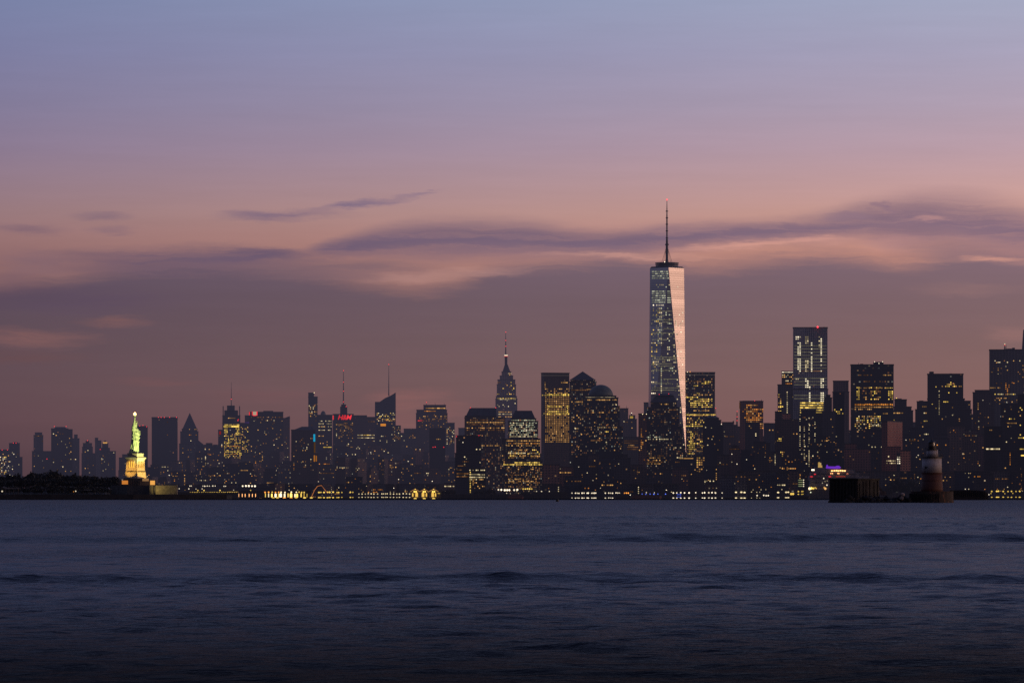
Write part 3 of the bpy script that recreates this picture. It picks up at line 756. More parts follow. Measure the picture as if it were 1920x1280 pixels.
B('tall flat-topped slab of yellow windows with a dark louvred crown', 8500, [(1014.5, 1067.5, 699.5)], (.07, .055, .058),
  [('c', 1022, 717, 730, .9, 'a'), ('r', 717, 1053, 1065, 1, 'a'), ('g', 1021, 1067, 727, 738, .5, 'a'), ('r', 740.6, 1016, 1067, 1, 'y'), ('r', 739.2, 1026, 1067, .9, 'y'), ('g', 1021, 1067, 743, 828, .94, 'eeea'), ('r', 762, 1025, 1067, .8, 'y'), ('r', 771, 1025, 1067, .9, 'y'), ('r', 775, 1018, 1067, 1, 'y'), ('r', 776.2, 1025, 1067, .7, 'y'), ('c', 1064, 761, 776, 1, 'y'), ('c', 1028, 761, 776, 1, 'y')],
  [('sign', 1015, 1067, 703.2, 704.2, 'v', 'louvre_glow_band')], g=(3.3, 3.8), bay=3.3, storey=3.8, xm=1020, t=3.2)  # grey of the louvre strip comes from a faint glow of its own
B('tower capped by a dark copper pyramid', 8250, [(1067, 1119, 735), (1068, 1118, 716), (1070, 1115.5, 712)], (.05, .045, .05), [('r', 731, 1070, 1108, .8, 'd'), ('r', 730, 1100, 1109, .8, 'a'), ('g', 1070, 1092, 738, 850, .14, 'dda'), ('r', 753, 1072, 1092, .6, 'a'), ('r', 803, 1076, 1086, .9, 'wa'), ('p', 'w', [(1078, 802), (1090, 822)])], [('pyr', 1068.5, 1116.5, 712, 696)], g=(3.2, 3.7), bay=3, storey=3.7, lit=.28)
B('tower under a round copper dome with a bright white lit ring', 8000, [(1085, 1168, 800), (1090, 1162, 762), (1093, 1159, 746), (1100, 1155, 742.5)], (.042, .042, .05),
  [('b', 745, 1098, 1158, 1.5, 'w'), ('r', 749.5, 1102, 1158, .9, 'a'), ('g', 1095, 1158, 753, 770, .12, 'wd'), ('r', 773, 1110, 1160, .4, 'a'), ('g', 1092, 1162, 760, 800, .13, 'addf'), ('r', 801, 1120, 1158, .75, 'wa'), ('r', 809, 1135, 1152, .7, 'y'), ('r', 825.5, 1106, 1128, .8, 'd'), ('g', 1087, 1166, 806, 845, .08, 'wad'), ('p', 'a', [(1098, 801)])],
  [('dome', 1103, 1150, 743, 721)], g=(3.1, 3.7), bay=3, storey=3.7, lit=.28)
B('hazy brown tower behind the right side of the domed tower', 9600, [(1160, 1178, 766)], (.10, .075, .075), [('g', 1161, 1177, 785, 800, .12, 'd'), ('p', 'w', [(1170, 790)])], [('ant', 1175, 760, 766, .7, [])], g=(2.8, 3.2))
B('hazy tower topped by a small gold glowing spire', 9700, [(1178, 1194, 786), (1179.5, 1191, 779)], (.08, .07, .075), [('p', 'a', [(1184.5, 791), (1185, 802)]), ('g', 1179, 1193, 790, 815, .06, 'd')], [('pyr', 1181, 1187, 783, 772.5), ('beacon', 1184.3, 774, 'k'), ('sign', 1181.3, 1187, 780, 784, 'y', 'gold_lantern')], g=(2.8, 3.2))
B('low beige-lit block of thin ribbon floors left of the shorter domed block', 8900, [(1168, 1198, 819.5)], (.12, .09, .075), [('b', 826, 1170, 1197, .9, 'd'), ('b', 830, 1170, 1197, .9, 'd'), ('r', 834.5, 1178, 1190, .8, 'a'), ('b', 838, 1176, 1197, 1.2, 'd'), ('b', 842, 1176, 1197, 1.2, 'd')], g=(3, 3.6), name='low_building', cat='building')
B('squat dark tower with a faceted domed cap, overlapping the foot of the tallest tower', 7900, [(1199, 1285, 838), (1199, 1279, 800), (1213, 1274, 764), (1220, 1269, 754)], (.046, .042, .048),
  [('r', 757.5, 1238, 1262, .85, 'a'), ('r', 763.5, 1236, 1268, .9, 'd'), ('r', 768, 1238, 1268, .7, 'd'), ('g', 1217, 1272, 770, 800, .1, 'dd'), ('c', 1203, 800, 845, .9, 'a'), ('p', 'a', [(1209, 792), (1203, 812)]), ('r', 807, 1214, 1230, .6, 'c'), ('g', 1212, 1236, 812, 822, .5, 'c'), ('r', 823, 1216, 1264, .5, 'w'), ('r', 839, 1262, 1282, .7, 'w'),
   ('r', 854, 1208, 1252, .6, 'd'), ('r', 858, 1208, 1252, .6, 'a'), ('r', 862.5, 1204, 1250, .5, 'a'), ('r', 866, 1212, 1246, .8, 'd'), ('r', 869, 1208, 1240, .7, 'a')],
  [('mans', 1220, 1269, 754, 1230, 1263, 741), ('mans', 1230, 1263, 741, 1236, 1256, 737.5), ('beacon', 1236, 739, 'r'), ('beacon', 1254, 738, 'r')], g=(3.0, 3.6), bay=3, storey=3.6, lit=.32)
B('brick-red corner tower with a column of amber lights, left of the faceted domed cap', 7850, [(1197, 1213, 776)], BRK, [('c', 1202.5, 800, 846, .85, 'ao'), ('g', 1198, 1212, 780, 870, .08, 'ao')], [('beacon', 1205, 776, 'w'), ('beacon', 1212, 776, 'w')], g=(3, 3.6), name='apartment_tower')
B('small hazy flat block peeping out left of the faceted domed cap', 9300, [(1207, 1217, 755)], (.16, .15, .16), [], g=(3, 3.6), name='apartment_block', cat='building')
B('yellow-lit dark slab standing right behind the tallest tower', 8800, [(1284.5, 1340.5, 698.5)], (.05, .046, .052),
  [('r', 715, 1286, 1339, .55, 'd'), ('r', 718.5, 1316, 1334, .9, 'y'), ('r', 715.5, 1320, 1332, .9, 'y'), ('r', 723, 1300, 1312, .9, 'y'), ('r', 737, 1306, 1318, .6, 'y'), ('r', 740, 1300, 1334, .4, 'a'), ('r', 744.5, 1286, 1310, .95, 'y'), ('g', 1290, 1336, 746, 765, .55, 'yya'), ('g', 1310, 1318, 746, 762, 1, 'y'), ('r', 769.5, 1296, 1330, .7, 'a'), ('r', 777.2, 1286, 1342, 1, 'y'), ('r', 778.4, 1286, 1342, .8, 'a'), ('g', 1288, 1338, 784, 797, .5, 'ya'), ('r', 798.5, 1286, 1319, 1, 'y'), ('g', 1288, 1318, 808, 846, .5, 'yad'), ('g', 1294, 1300, 812, 846, .8, 'y'), ('r', 850, 1288, 1310, .8, 'ya')],
  [('beacon', 1289, 697, 'w'), ('beacon', 1294, 696.5, 'o'), ('sign', 1285, 1340, 702, 703, 'v', 'louvre_glow_band')], g=(3.0, 3.6), bay=3, storey=3.6, lit=.3)  # louvre strip glows faintly to look paler than the wall
B('low dark block with a bright yellow lit cornice under the foot of the tallest tower', 7800, [(1262, 1308, 856)], DRK, [('r', 850, 1286, 1308, 0, 'y'), ('r', 857.5, 1270, 1282, 1, 'w'), ('b', 859, 1274, 1300, 1.6, 'a'), ('r', 866, 1266, 1274, .8, 'd'), ('g', 1264, 1306, 870, 905, .05, 'wda')], g=(3, 3.6), name='low_building', cat='building')
B('narrow block of warm amber windows, right of the low block with yellow cornice', 7700, [(1305, 1321, 855)], BRN, [('g', 1306, 1320, 858, 886, .75, 'aya')], g=(4, 4.2), name='apartment_block', cat='building')
B('dark tower with a domed cap, right of the yellow-lit slab', 8000, [(1317, 1356, 797), (1320, 1352, 788), (1324, 1348, 784)], (.036, .034, .042), [('p', 'w', [(1323, 801), (1334, 802), (1335, 823), (1327, 834)]), ('g', 1319, 1354, 805, 890, .035, 'wda')], [('dome', 1325, 1347, 784, 779), ('ant', 1342, 763, 783, 1.0, [(765, 'r')]), ('beacon', 1352.5, 795, 'k')], g=(3, 3.6))
B('grey flat tower with a lit row, left of the thin red-tipped mast', 8600, [(1352, 1381, 797), (1354, 1376, 792)], BRN, [('p', 'w', [(1358, 809), (1359, 817)]), ('r', 818, 1358, 1378, .7, 'd'), ('g', 1354, 1380, 830, 890, .05, 'wad')], [('pen', 1374, 1376, 789, 793)], g=(3, 3.6))
B('brown block behind the thin mast, left of the orange-lit tower', 8900, [(1378, 1400, 800)], BRN, [('g', 1380, 1398, 806, 850, .08, 'da')], [('ant', 1382, 770, 800, 2.2, [(771, 'r'), (781, 'r'), (788, 'r')])], g=(3, 3.6))
B('tower under construction glowing with orange work lights', 8700, [(1387, 1431, 752.5)], (.22, .08, .05), [('g', 1398, 1420, 756, 800, .88, 'aoo'), ('g', 1420, 1431, 765, 803, .7, 'ao'), ('g', 1389, 1398, 760, 790, .12, 'o')], [('pen', 1392, 1428, 751, 753), ('sign', 1386.2, 1388, 754, 766, 'd', 'hoist_frame'), ('ant', 1428, 748, 753, .8, []), ('beacon', 1415, 751, 'r')], g=(3.7, 3.9), bay=4.4, storey=4)
B('dark block at the lower right of the orange-lit tower', 8100, [(1397, 1424, 792)], (.05, .045, .052), [('g', 1398, 1423, 797, 890, .04, 'wad')], g=(3, 3.6))
B('small flat block between the orange-lit tower and the two-tier grey tower', 8500, [(1432, 1453, 794)], DRK, [('r', 806, 1440, 1452, .4, 'a'), ('g', 1433, 1452, 830, 870, .09, 'ao')], [('pen', 1434, 1442, 792.5, 794)], g=(3, 3.6), name='apartment_block', cat='building')
B('two-tier grey tower with amber side windows, at the left foot of the rippled tower', 8200, [(1458, 1498, 741), (1458, 1492, 721.5)], (.075, .07, .08), [('c', 1476, 735, 775, 1, 'w'), ('g', 1459, 1467, 738, 775, .45, 'ya'), ('g', 1486, 1494, 730, 765, .3, 'ya'), ('r', 762, 1459, 1470, .9, 'y')], [], g=(3.4, 3.8))
B('small glass tower with a white lit parapet behind the two-tier grey tower', 8500, [(1465.5, 1488, 696.5)], (.06, .06, .07), [('b', 697.6, 1466, 1487, 1.3, 'k'), ('g', 1466, 1494, 700, 716, .35, 'wa'), ('r', 719, 1472, 1486, .8, 'o')], g=(3.2, 3.6))
B('rippled tall apartment tower with bright white columns of windows and a blank crown', 7900, [(1487, 1552.5, 730), (1487, 1551.5, 614.5)], (.34, .34, .37),
  [('g', 1493, 1502, 629, 636, .8, 'k'), ('g', 1494, 1502, 641, 696, .92, 'h'), ('g', 1511, 1515, 629, 645, .9, 'w'), ('g', 1520, 1524.5, 634, 697, .95, 'h'), ('g', 1511, 1515, 673, 697, .9, 'w'), ('g', 1533, 1539, 629, 655, .75, 'w'), ('g', 1538, 1543, 629, 697, .85, 'h'), ('b', 695.5, 1500, 1545, .9, 'd'), ('g', 1510, 1518, 705, 726, .8, 'h'), ('g', 1538, 1546, 705, 726, .85, 'h'), ('g', 1493, 1497, 706, 714, .7, 'w'), ('g', 1516, 1521, 722, 752, .9, 'h'), ('g', 1538, 1545, 735, 752, .9, 'h')]
  + [('b', y, 1489, 1550, .9, 'f') for y in (648, 654, 660, 666, 672, 678, 684, 690, 709, 715, 721, 741, 747)] + [('b', y, 1500, 1544, 1.8, 'y') for y in (755, 759.5, 764, 768.5, 773)],
  [('ant', 1545, 611.5, 614.5, .6, []), ('flare', 1533, 612.8), ('beacon', 1533, 613, 'r'), ('beacon', 1532, 613.2, 'r'), ('beacon', 1534, 613.2, 'r'), ('beacon', 1533, 612.3, 'r')], name='apartment_tower', g=(3.6, 3.75), bay=3.6, storey=3.75, lit=.03)
B('dark slab with dotted white window columns in front of the rippled tower foot', 7500, [(1498, 1541, 776), (1502, 1530, 769)], (.045, .044, .055), [('c', 1500, 778, 850, .8, 'w'), ('c', 1517, 780, 880, .55, 'w'), ('c', 1508, 800, 900, .5, 'w'), ('c', 1528, 784, 830, .5, 'w'), ('g', 1502, 1540, 778, 890, .12, 'wdd')], g=(3, 3.6), name='apartment_tower')
B('dark stepped tower on the right flank of the rippled tower', 7700, [(1541, 1567, 772), (1546, 1560, 746), (1549, 1557, 741)], (.045, .042, .05), [('p', 'o', [(1537, 802)]), ('g', 1542, 1566, 778, 880, .03, 'wda')], g=(3, 3.6))
B('brownish art deco tower with a dark glass front, left of the broad dark tower', 8300, [(1561, 1592, 735), (1562, 1591, 714.5)], (.13, .09, .085), [('g', 1566, 1584, 762, 778, .4, 'yw'), ('r', 772, 1566, 1590, .6, 'w')], [], g=(3, 3.6))
B('dark glass block standing before the brownish art deco tower', 7800, [(1563, 1583, 736)], (.025, .025, .032), [('p', 'o', [(1578, 735.5)]), ('g', 1564, 1582, 765, 778, .3, 'y'), ('g', 1564, 1582, 785, 880, .04, 'wd')], g=(3, 3.6))
B('broad black tower with scattered yellow windows and one long orange lit floor', 7700, [(1595, 1675.5, 684)], (.022, .022, .028),
  [('r', 703, 1604, 1674, .4, 'd'), ('r', 703, 1656, 1671, 1, 'a'), ('r', 715, 1604, 1674, .3, 'd'), ('r', 727, 1604, 1674, .45, 'a'), ('r', 727, 1660, 1674, 1, 'y'), ('g', 1604, 1612, 726, 748, .8, 'y'), ('g', 1616, 1652, 726, 748, .42, 'yad'), ('g', 1664, 1674, 732, 748, .8, 'y'), ('r', 757.6, 1602, 1674, 1, 'o'), ('r', 758.8, 1602, 1674, .9, 'o'), ('r', 763, 1602, 1674, 1, 'a'), ('r', 767, 1603, 1640, .5, 'a'), ('r', 775, 1640, 1675, .5, 'a'), ('g', 1603, 1652, 777, 808, .62, 'yaw'), ('r', 797, 1636, 1653, 1, 'w')],
  [('pen', 1638, 1656, 678.5, 684), ('pen', 1613, 1618, 682, 684), ('beacon', 1640, 678, 'k'), ('beacon', 1648, 681, 'k'), ('beacon', 1655, 678, 'k'), ('ant', 1610, 679.5, 684, .7, [])], g=(3.3, 3.6), bay=3.2, storey=3.8, lit=.06, mat='glass')
B('low stepped dark tower with a bright roof light, right of the broad black tower', 8000, [(1674, 1712, 770), (1676, 1709, 763), (1677, 1700, 749.5)], (.045, .042, .05), [('r', 774, 1670, 1694, .8, 'a'), ('g', 1664, 1682, 786, 798, .6, 'ya'), ('g', 1666, 1710, 800, 860, .05, 'wda')], [('beacon', 1681, 746, 'y'), ('pen', 1679, 1690, 747, 750)], g=(3.2, 3.6))
B('grey block with two short amber rows left of the flared dark slab', 7900, [(1716, 1742, 768), (1719, 1740, 753), (1724, 1731, 752)], (.05, .046, .055), [('r', 762, 1724, 1742, .7, 'a'), ('r', 774, 1726, 1742, .5, 'wa'), ('r', 789, 1732, 1744, .9, 'y'), ('g', 1718, 1742, 780, 880, .07, 'wad')], g=(3, 3.6))
B('dark slab with a paler left face and a flared lower right side', 7750, [(1739, 1822, 768), (1739, 1812, 757), (1739, 1808.5, 748), (1739, 1806, 701.5)], (.036, .036, .045), [('g', 1764, 1782, 718, 726, .6, 'y'), ('g', 1778, 1790, 712, 726, .6, 'ya'), ('r', 724, 1764, 1806, .7, 'a'), ('c', 1761, 733, 778, .9, 'w'), ('p', 'y', [(1779, 736), (1794, 736), (1777, 753), (1748, 757), (1755, 725), (1755, 765)]), ('g', 1742, 1804, 740, 800, .035, 'wda'), ('r', 753, 1770, 1778, .9, 'y')], [('pen', 1743, 1750, 696.5, 701.5), ('pen', 1780, 1784, 700, 702)], g=(3.2, 3.6))
B('small dark tower tucked at the right of the flared slab', 8000, [(1808, 1820, 752)], DRK, [('p', 'a', [(1817, 758.5)])], g=(3, 3.6))
B('brown stone tower with a parapet notch, left of the tallest slab at the right edge', 7850, [(1824, 1864, 736), (1828, 1858, 732)], (.075, .06, .065), [('c', 1834, 756, 768, .9, 'a'), ('g', 1830, 1838, 784, 806, .5, 'aw'), ('g', 1826, 1860, 770, 880, .06, 'wad'), ('p', 'k', [(1843, 750)])], g=(3, 3.6))
B('tallest hazy slab at the right edge with faint vertical ribs', 8300, [(1855, 1916, 656)], (.10, .095, .105), [('r', 679, 1870, 1905, .2, 'w'), ('g', 1857, 1914, 672, 720, .06, 'wad'), ('r', 726.8, 1857, 1876, .9, 'a'), ('g', 1886, 1892, 716, 740, .7, 'o'), ('r', 738.8, 1858, 1914, .75, 'yw'), ('g', 1857, 1914, 744, 760, .25, 'ad'), ('p', 'o', [(1898, 717), (1901, 718)])], [('ant', 1884, 643, 656, 1.6, [(644.5, 'w'), (647, 'r')]), ('ant', 1886.5, 646, 656, .8, []), ('pen', 1888, 1896, 653.5, 656), ('pen', 1898, 1902, 652, 656)], g=(2.9, 3.5), bay=5.5, storey=4)
B('dark block in front of the tallest slab at the right edge', 7500, [(1876, 1909, 757)], (.026, .026, .034), [('r', 785, 1892, 1908, .6, 'y'), ('r', 793, 1888, 1908, .7, 'a'), ('g', 1877, 1908, 765, 880, .04, 'wad')], g=(3, 3.6))
B('block of bright yellow ribbons cut by the right edge of the view', 7400, [(1908, 1934, 740)], (.03, .03, .036), [('b', 820.5, 1909, 1930, 2.2, 'y'), ('b', 841.5, 1912, 1930, 1.8, 'y'), ('b', 853.5, 1909, 1930, 2.4, 'y'), ('g', 1909, 1925, 760, 850, .08, 'ya')], g=(3, 3.6))
B('pale tower with a dark spire just inside the right edge', 8600, [(1913, 1936, 668)], (.12, .10, .11), [('g', 1914, 1925, 674, 740, .12, 'wa')], [('ant', 1919.5, 618, 668, 4.5, [])], g=(3, 3.6))
# --- the brick and stone blocks of the lower right
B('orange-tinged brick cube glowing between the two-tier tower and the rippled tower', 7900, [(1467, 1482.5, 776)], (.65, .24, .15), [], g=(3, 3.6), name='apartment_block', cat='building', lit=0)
B('dark brown block below the orange-tinged brick cube with red-lit rows low down', 7600, [(1453, 1497, 787), (1453, 1466, 772)], (.075, .05, .048), [('g', 1458, 1466, 820, 826, .9, 'y'), ('r', 878, 1458, 1494, .8, 'ao'), ('r', 882, 1444, 1470, .6, 'o'), ('g', 1462, 1472, 844, 858, .5, 'ya'), ('g', 1454, 1496, 860, 900, .12, 'aod'), ('r', 813, 1486, 1496, .6, 'a')], g=(3, 3.6))
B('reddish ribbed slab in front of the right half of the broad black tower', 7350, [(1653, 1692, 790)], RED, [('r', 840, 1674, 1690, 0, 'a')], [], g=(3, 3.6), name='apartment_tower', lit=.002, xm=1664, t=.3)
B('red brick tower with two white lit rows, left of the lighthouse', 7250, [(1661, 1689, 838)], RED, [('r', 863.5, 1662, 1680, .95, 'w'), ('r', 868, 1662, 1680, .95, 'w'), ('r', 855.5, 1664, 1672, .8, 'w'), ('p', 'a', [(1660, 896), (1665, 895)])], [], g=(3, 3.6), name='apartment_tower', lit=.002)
B('narrow dark slot block with stacked white windows, left of the orange brick gable block', 7200, [(1681, 1689, 850)], DRK, [('g', 1681, 1689, 856, 870, 1, 'k'), ('r', 889.5, 1681, 1689, 1, 'w')], g=(3.4, 3.8), name='apartment_tower')
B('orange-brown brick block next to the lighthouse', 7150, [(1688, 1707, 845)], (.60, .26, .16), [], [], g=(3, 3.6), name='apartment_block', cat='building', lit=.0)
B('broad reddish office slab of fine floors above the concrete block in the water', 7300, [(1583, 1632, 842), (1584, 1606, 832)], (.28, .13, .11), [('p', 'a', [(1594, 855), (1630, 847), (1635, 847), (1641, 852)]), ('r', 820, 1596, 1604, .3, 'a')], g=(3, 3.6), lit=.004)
B('dark flat block between the reddish office slab and the ribbed slab', 7500, [(1618, 1658, 806)], (.045, .042, .052), [('g', 1620, 1656, 812, 880, .06, 'wad')], g=(3, 3.6))
B('blue-grey block with a bright white ribbon window, right of the lighthouse', 7200, [(1845, 1879, 800)], (.03, .032, .042), [('r', 806, 1852, 1868, .6, 'a'), ('b', 841.3, 1849, 1875, 2.2, 'w'), ('r', 797, 1856, 1864, .9, 'k')], g=(3, 3.6))
B('low dark block with two orange lit rows near the right edge', 7100, [(1870, 1914, 845)], DRK, [('r', 884.5, 1875, 1911, 1, 'o'), ('r', 888.5, 1875, 1911, 1, 'a'), ('r', 877, 1878, 1888, .5, 'a'), ('c', 1894, 838, 874, .8, 'o')], g=(3.2, 3.6), name='low_building', cat='building')

# --- the tallest tower: square base, square top turned by an eighth, eight tall triangles
def tall_tower():
    D = 8300.0; cx = 1250.5; c = PT(cx, HOR, D + 31); c.z = 0
    root = empty('skyscraper', c, 'tallest tapering glass tower with one rosy face, a ring platform and a spire', 'skyscraper')
    zt = PT(0, 501.5, D).z; zb = 82.0; Hh = 31.6
    rot = math.radians(5.5) - math.atan2(c.x, c.y)
    def pt(a, r, z): return Vector((c.x + r * math.cos(a), c.y + r * math.sin(a), z))
    base = [pt(rot - math.pi * .75 + k * math.pi / 2, Hh * math.sqrt(2), zb) for k in range(4)]   # front-left, front-right, back-right, back-left
    top = [pt(rot - math.pi / 2 + k * math.pi / 2, Hh * .985, zt) for k in range(4)]              # front, right, back, left
    pod = MB(); pod.prism([(p.x, p.y) for p in base], 0, zb - .5)
    pod.build('podium', M['facade'], root).color = (.06, .06, .07, 1)
    root.children[-1]['bay_m'] = 3.0; root.children[-1]['storey_m'] = 4.2; root.children[-1]['lit_share'] = .0
    mb = MB(); mb.v = [tuple(p) for p in base + top]
    F_ = []
    for k in range(4):
        F_.append((k, (k + 1) % 4, 4 + k)); F_.append(((k + 1) % 4, 4 + (k + 1) % 4, 4 + k))
    mb.f = F_ + [(4, 5, 6, 7), (3, 2, 1, 0)]
    m, nt = newmat('tower_glass')
    g = nt.new('ShaderNodeNewGeometry'); P = nt.sep(g.outputs['Position'])
    u = nt.vm('DOT_PRODUCT', g.outputs['Position'], nt.vm('NORMALIZE', nt.vm('CROSS_PRODUCT', g.outputs['True Normal'], (0, 0, 1))), out=1)
    fl = nt.m('FRACT', nt.m('DIVIDE', P[2], 4.1)); bay_ = nt.m('FRACT', nt.m('DIVIDE', u, 6.1))
    mull = nt.m('MAXIMUM', nt.m('LESS_THAN', fl, .30), nt.m('MULTIPLY', nt.m('LESS_THAN', bay_, .10), .35))
    wn = nt.new('ShaderNodeTexWhiteNoise', noise_dimensions='3D')
    nt.put(wn.inputs['Vector'], nt.xyz(nt.m('FLOOR', nt.m('DIVIDE', u, 6.1)), nt.m('FLOOR', nt.m('DIVIDE', P[2], 4.1)), 3.0))
    r0 = nt.sep(wn.outputs[1])
    b = nt.new('ShaderNodeBsdfPrincipled')
    wf = nt.new('ShaderNodeTexWhiteNoise', noise_dimensions='1D'); nt.put(wf.inputs['W'], nt.m('FLOOR', nt.m('DIVIDE', P[2], 8.2)))
    kf = nt.mr(wf.outputs[0], 0, 1, .70, 1.04, 'LINEAR')      # floors fitted out differently mirror more or less
    nt.put(b.inputs['Base Color'], nt.mix(1.0, nt.mix(mull, (.72, .66, .66, 1), (.50, .45, .44, 1)), nt.xyz(kf, kf, kf), 'MULTIPLY'))
    b.inputs['Metallic'].default_value = .92
    b.inputs['Roughness'].default_value = .12
    # mirror faces: the panes are very slightly out of true with one another
    out(nt, b.outputs[0])
    M['tower'] = m
    mb.build('glass_shaft', m, root)
    # faces for windows
    def plane(i, j, k):
        P_ = base + top
        n = (P_[j] - P_[i]).cross(P_[k] - P_[i]).normalized()
        if n.y > 0: n = -n
        return n, P_[i]
    fl_l, fl_f, fl_r = plane(3, 0, 7), plane(0, 1, 4), plane(1, 5, 4)
    fl_l = plane(0, 4, 7)
    yb = HOR - (zb - CAMZ) * F / D
    def edge_l(y): return 1254 + (1221 - 1254) * (y - 501) / (yb - 501)
    def edge_r(y): return 1254 + (1285 - 1254) * (y - 501) / (yb - 501)
    def pick(x, y):
        if y < 502 or y > yb: return None
        if x > edge_r(y) + .8: return fl_r
        if x < edge_r(y) - .8: return fl_f if x > edge_l(y) + .6 else fl_l
        return None
    pn = Panes(root); L = lambda y: 1219.5; R_ = lambda y: edge_r(y) - 1.5
    specs = []
    for y in (509, 513, 517.3, 521.5): specs += [('b', y, 1221.5, R_(y), 1.6, 'c')]
    specs += [('r', 534, 1224, R_(534), .4, 'w'), ('r', 538, 1224, R_(538), .25, 'c')]
    for y in (546, 550, 554.2, 558.3, 562.5, 566.6): specs += [('b', y, 1221.5, 1248, 1.5, 'c'), ('b', y, 1251, R_(y), 1.4, 'c')]
    for i_ in range(40):
        y = 571 + i_ * 4.1; a_ = random.choice([1221.5, 1221.5, 1232, 1244])
        if random.random() < .42: specs += [('b', y, a_, R_(y) - random.choice([0, 0, 8, 14]), 1.3, 'f')]
    specs += [('r', 572, 1222, 1246, .6, 'k'), ('g', 1222, 1242, 576, 640, .24, 'wyf'), ('g', 1234, 1240, 576, 650, .5, 'cw'), ('g', 1244, 1262, 576, 610, .16, 'c'), ('g', 1222, 1232, 640, 725, .28, 'wy'), ('g', 1238, 1242, 690, 738, .95, 'cw'), ('g', 1252, 1256, 595, 680, .32, 'wc'), ('g', 1262, 1268, 600, 720, .3, 'w'),
              ('r', 678, 1224, 1236, .9, 'w'), ('r', 682, 1224, 1236, .9, 'w'), ('r', 678, 1240, 1270, .4, 'w'), ('r', 690, 1240, 1262, .6, 'c'), ('r', 695, 1240, 1262, .5, 'c'), ('r', 716, 1222, 1230, .9, 'w'), ('r', 737, 1222, 1228, 1, 'k'), ('g', 1222, 1270, 590, 735, .10, 'f'), ('g', 1276, 1282, 800, 840, .2, 'w'), ('g', 1268, 1280, 700, 800, .18, 'w'), ('p', 'w', [(1271, 807), (1272, 795), (1273, 778)])]
    put_windows(pn, specs, pick, (3.0, 4.05), 1220.5, 503)
    pn2 = [('g', 1262, 1281, 582, 640, .13, 'k'), ('g', 1266, 1283, 640, 720, .13, 'k'), ('p', 'k', [(1271, 538)])]
    def pick_r(x, y): return fl_r if x > edge_r(y) + 2 else None
    put_windows(pn, pn2, pick_r, (3.0, 4.05), 1257.5, 503)
    pn.flush()
    # parapet, ring platform and spire
    MB().prism([(p.x, p.y) for p in top], zt + .05, zt + 3.0, [tuple((c + (p - c) * .9)[:2]) for p in top]).build('parapet', M['metal'], root)
    pr = MB(); ce = c
    for zz, r, h in ((3.0, 20.5, 2.0), (6.5, 21.2, 1.0), (9.0, 21.6, 1.2)):
        pr.lathe(ce.x, ce.y, [(r - 3, zt + zz), (r, zt + zz), (r, zt + zz + h), (r - 3, zt + zz + h)], 28)
    for k in range(14):
        a = k * math.tau / 14
        p = pt(a, 20, zt + 2.5); pr.tube([p, p + Vector((0, 0, 8))], [.5, .5], 5)
    pr.build('ring_platform', M['metal'], root)
    core = MB().lathe(ce.x, ce.y, [(14, zt + 2.5), (14, zt + 8.5)], 16); core.build('roof_core', M['dark'], root)
    zz = lambda y: PT(0, y, D + 31).z
    sp = MB()
    sp.lathe(ce.x, ce.y, [(2.6, zt + 2.5), (2.4, zz(470)), (1.9, zz(450)), (1.35, zz(446)), (1.3, zz(410)), (.9, zz(395)), (.45, zz(376))], 10)
    for y in (397, 409.5, 421.5, 434, 447): sp.lathe(ce.x, ce.y, [(1.2, zz(y)), (2.3, zz(y) + .3), (2.3, zz(y) + 1.6), (1.2, zz(y) + 1.9)], 10)
    sp.lathe(ce.x, ce.y, [(1.8, zz(460)), (3.4, zz(460) + .5), (3.4, zz(460) + 2.5), (1.8, zz(460) + 3)], 10)
    so_ = sp.build('spire', M['metal'], root)
    lamp('beacon', cx, 374.5, D + 31, 1.3, 'r', 3.0, so_)
    lamp('beacon', 1246.3, 491, D + 8, .8, 'k', 2.5, root)
    gy = MB()
    for k in range(6):
        a = k * math.tau / 6 + .2
        gy.tube([pt(a, 10, zt + 9), Vector((ce.x, ce.y, zz(459)))], [.30, .25], 5)
    gy.build('guy_cable', M['metal'], so_)
    return root
tall_tower()

# --- the many lower blocks, each by hand of a generator: rows of plain city buildings in three depths
ANCH = [(20, 'crane-topped block'), (116, 'yellow-crowned tower'), (252, 'floodlit statue'), (308, 'plain slab with red roof lights'), (356, 'steep slate pyramid tower'), (434, 'yellow-lit corner-post tower'), (500, 'square-sign tower'),
        (586, 'slim stepped tower'), (644, 'red-letter-sign tower'), (724, 'slanted glass tower'), (808, 'slab with lit roof edge'), (885, 'brown sloped-roof tower'), (948, 'tall spired stone tower'), (984, 'stepped tower with pale rows'),
        (1041, 'slab of yellow windows'), (1092, 'copper pyramid tower'), (1128, 'copper-domed tower'), (1235, 'faceted domed cap'), (1262, 'tallest glass tower'), (1312, 'yellow-lit rear slab'), (1409, 'orange-lit construction tower'),
        (1475, 'two-tier grey tower'), (1519, 'rippled apartment tower'), (1577, 'art deco tower'), (1635, 'broad black tower'), (1700, 'red brick blocks'), (1747, 'lighthouse'), (1785, 'flared dark slab'), (1845, 'notched brown stone tower'), (1890, 'tallest right-edge slab')]
ENV = [(220, 882), (280, 862), (320, 848), (400, 846), (470, 842), (540, 846), (600, 838), (700, 832), (760, 838), (840, 838), (880, 842), (1010, 848), (1050, 832), (1100, 822), (1160, 826), (1200, 846), (1300, 850), (1340, 826), (1400, 806), (1450, 806), (1500, 800), (1560, 786), (1620, 800), (1680, 786), (1720, 776), (1800, 772), (1860, 776), (1925, 790)]
def env(x):
    for (a, ya), (b, yb) in zip(ENV, ENV[1:]):
        if a <= x <= b: return ya + (yb - ya) * (x - a) / (b - a)
    return 850
rf = random.Random(77)
fill = []
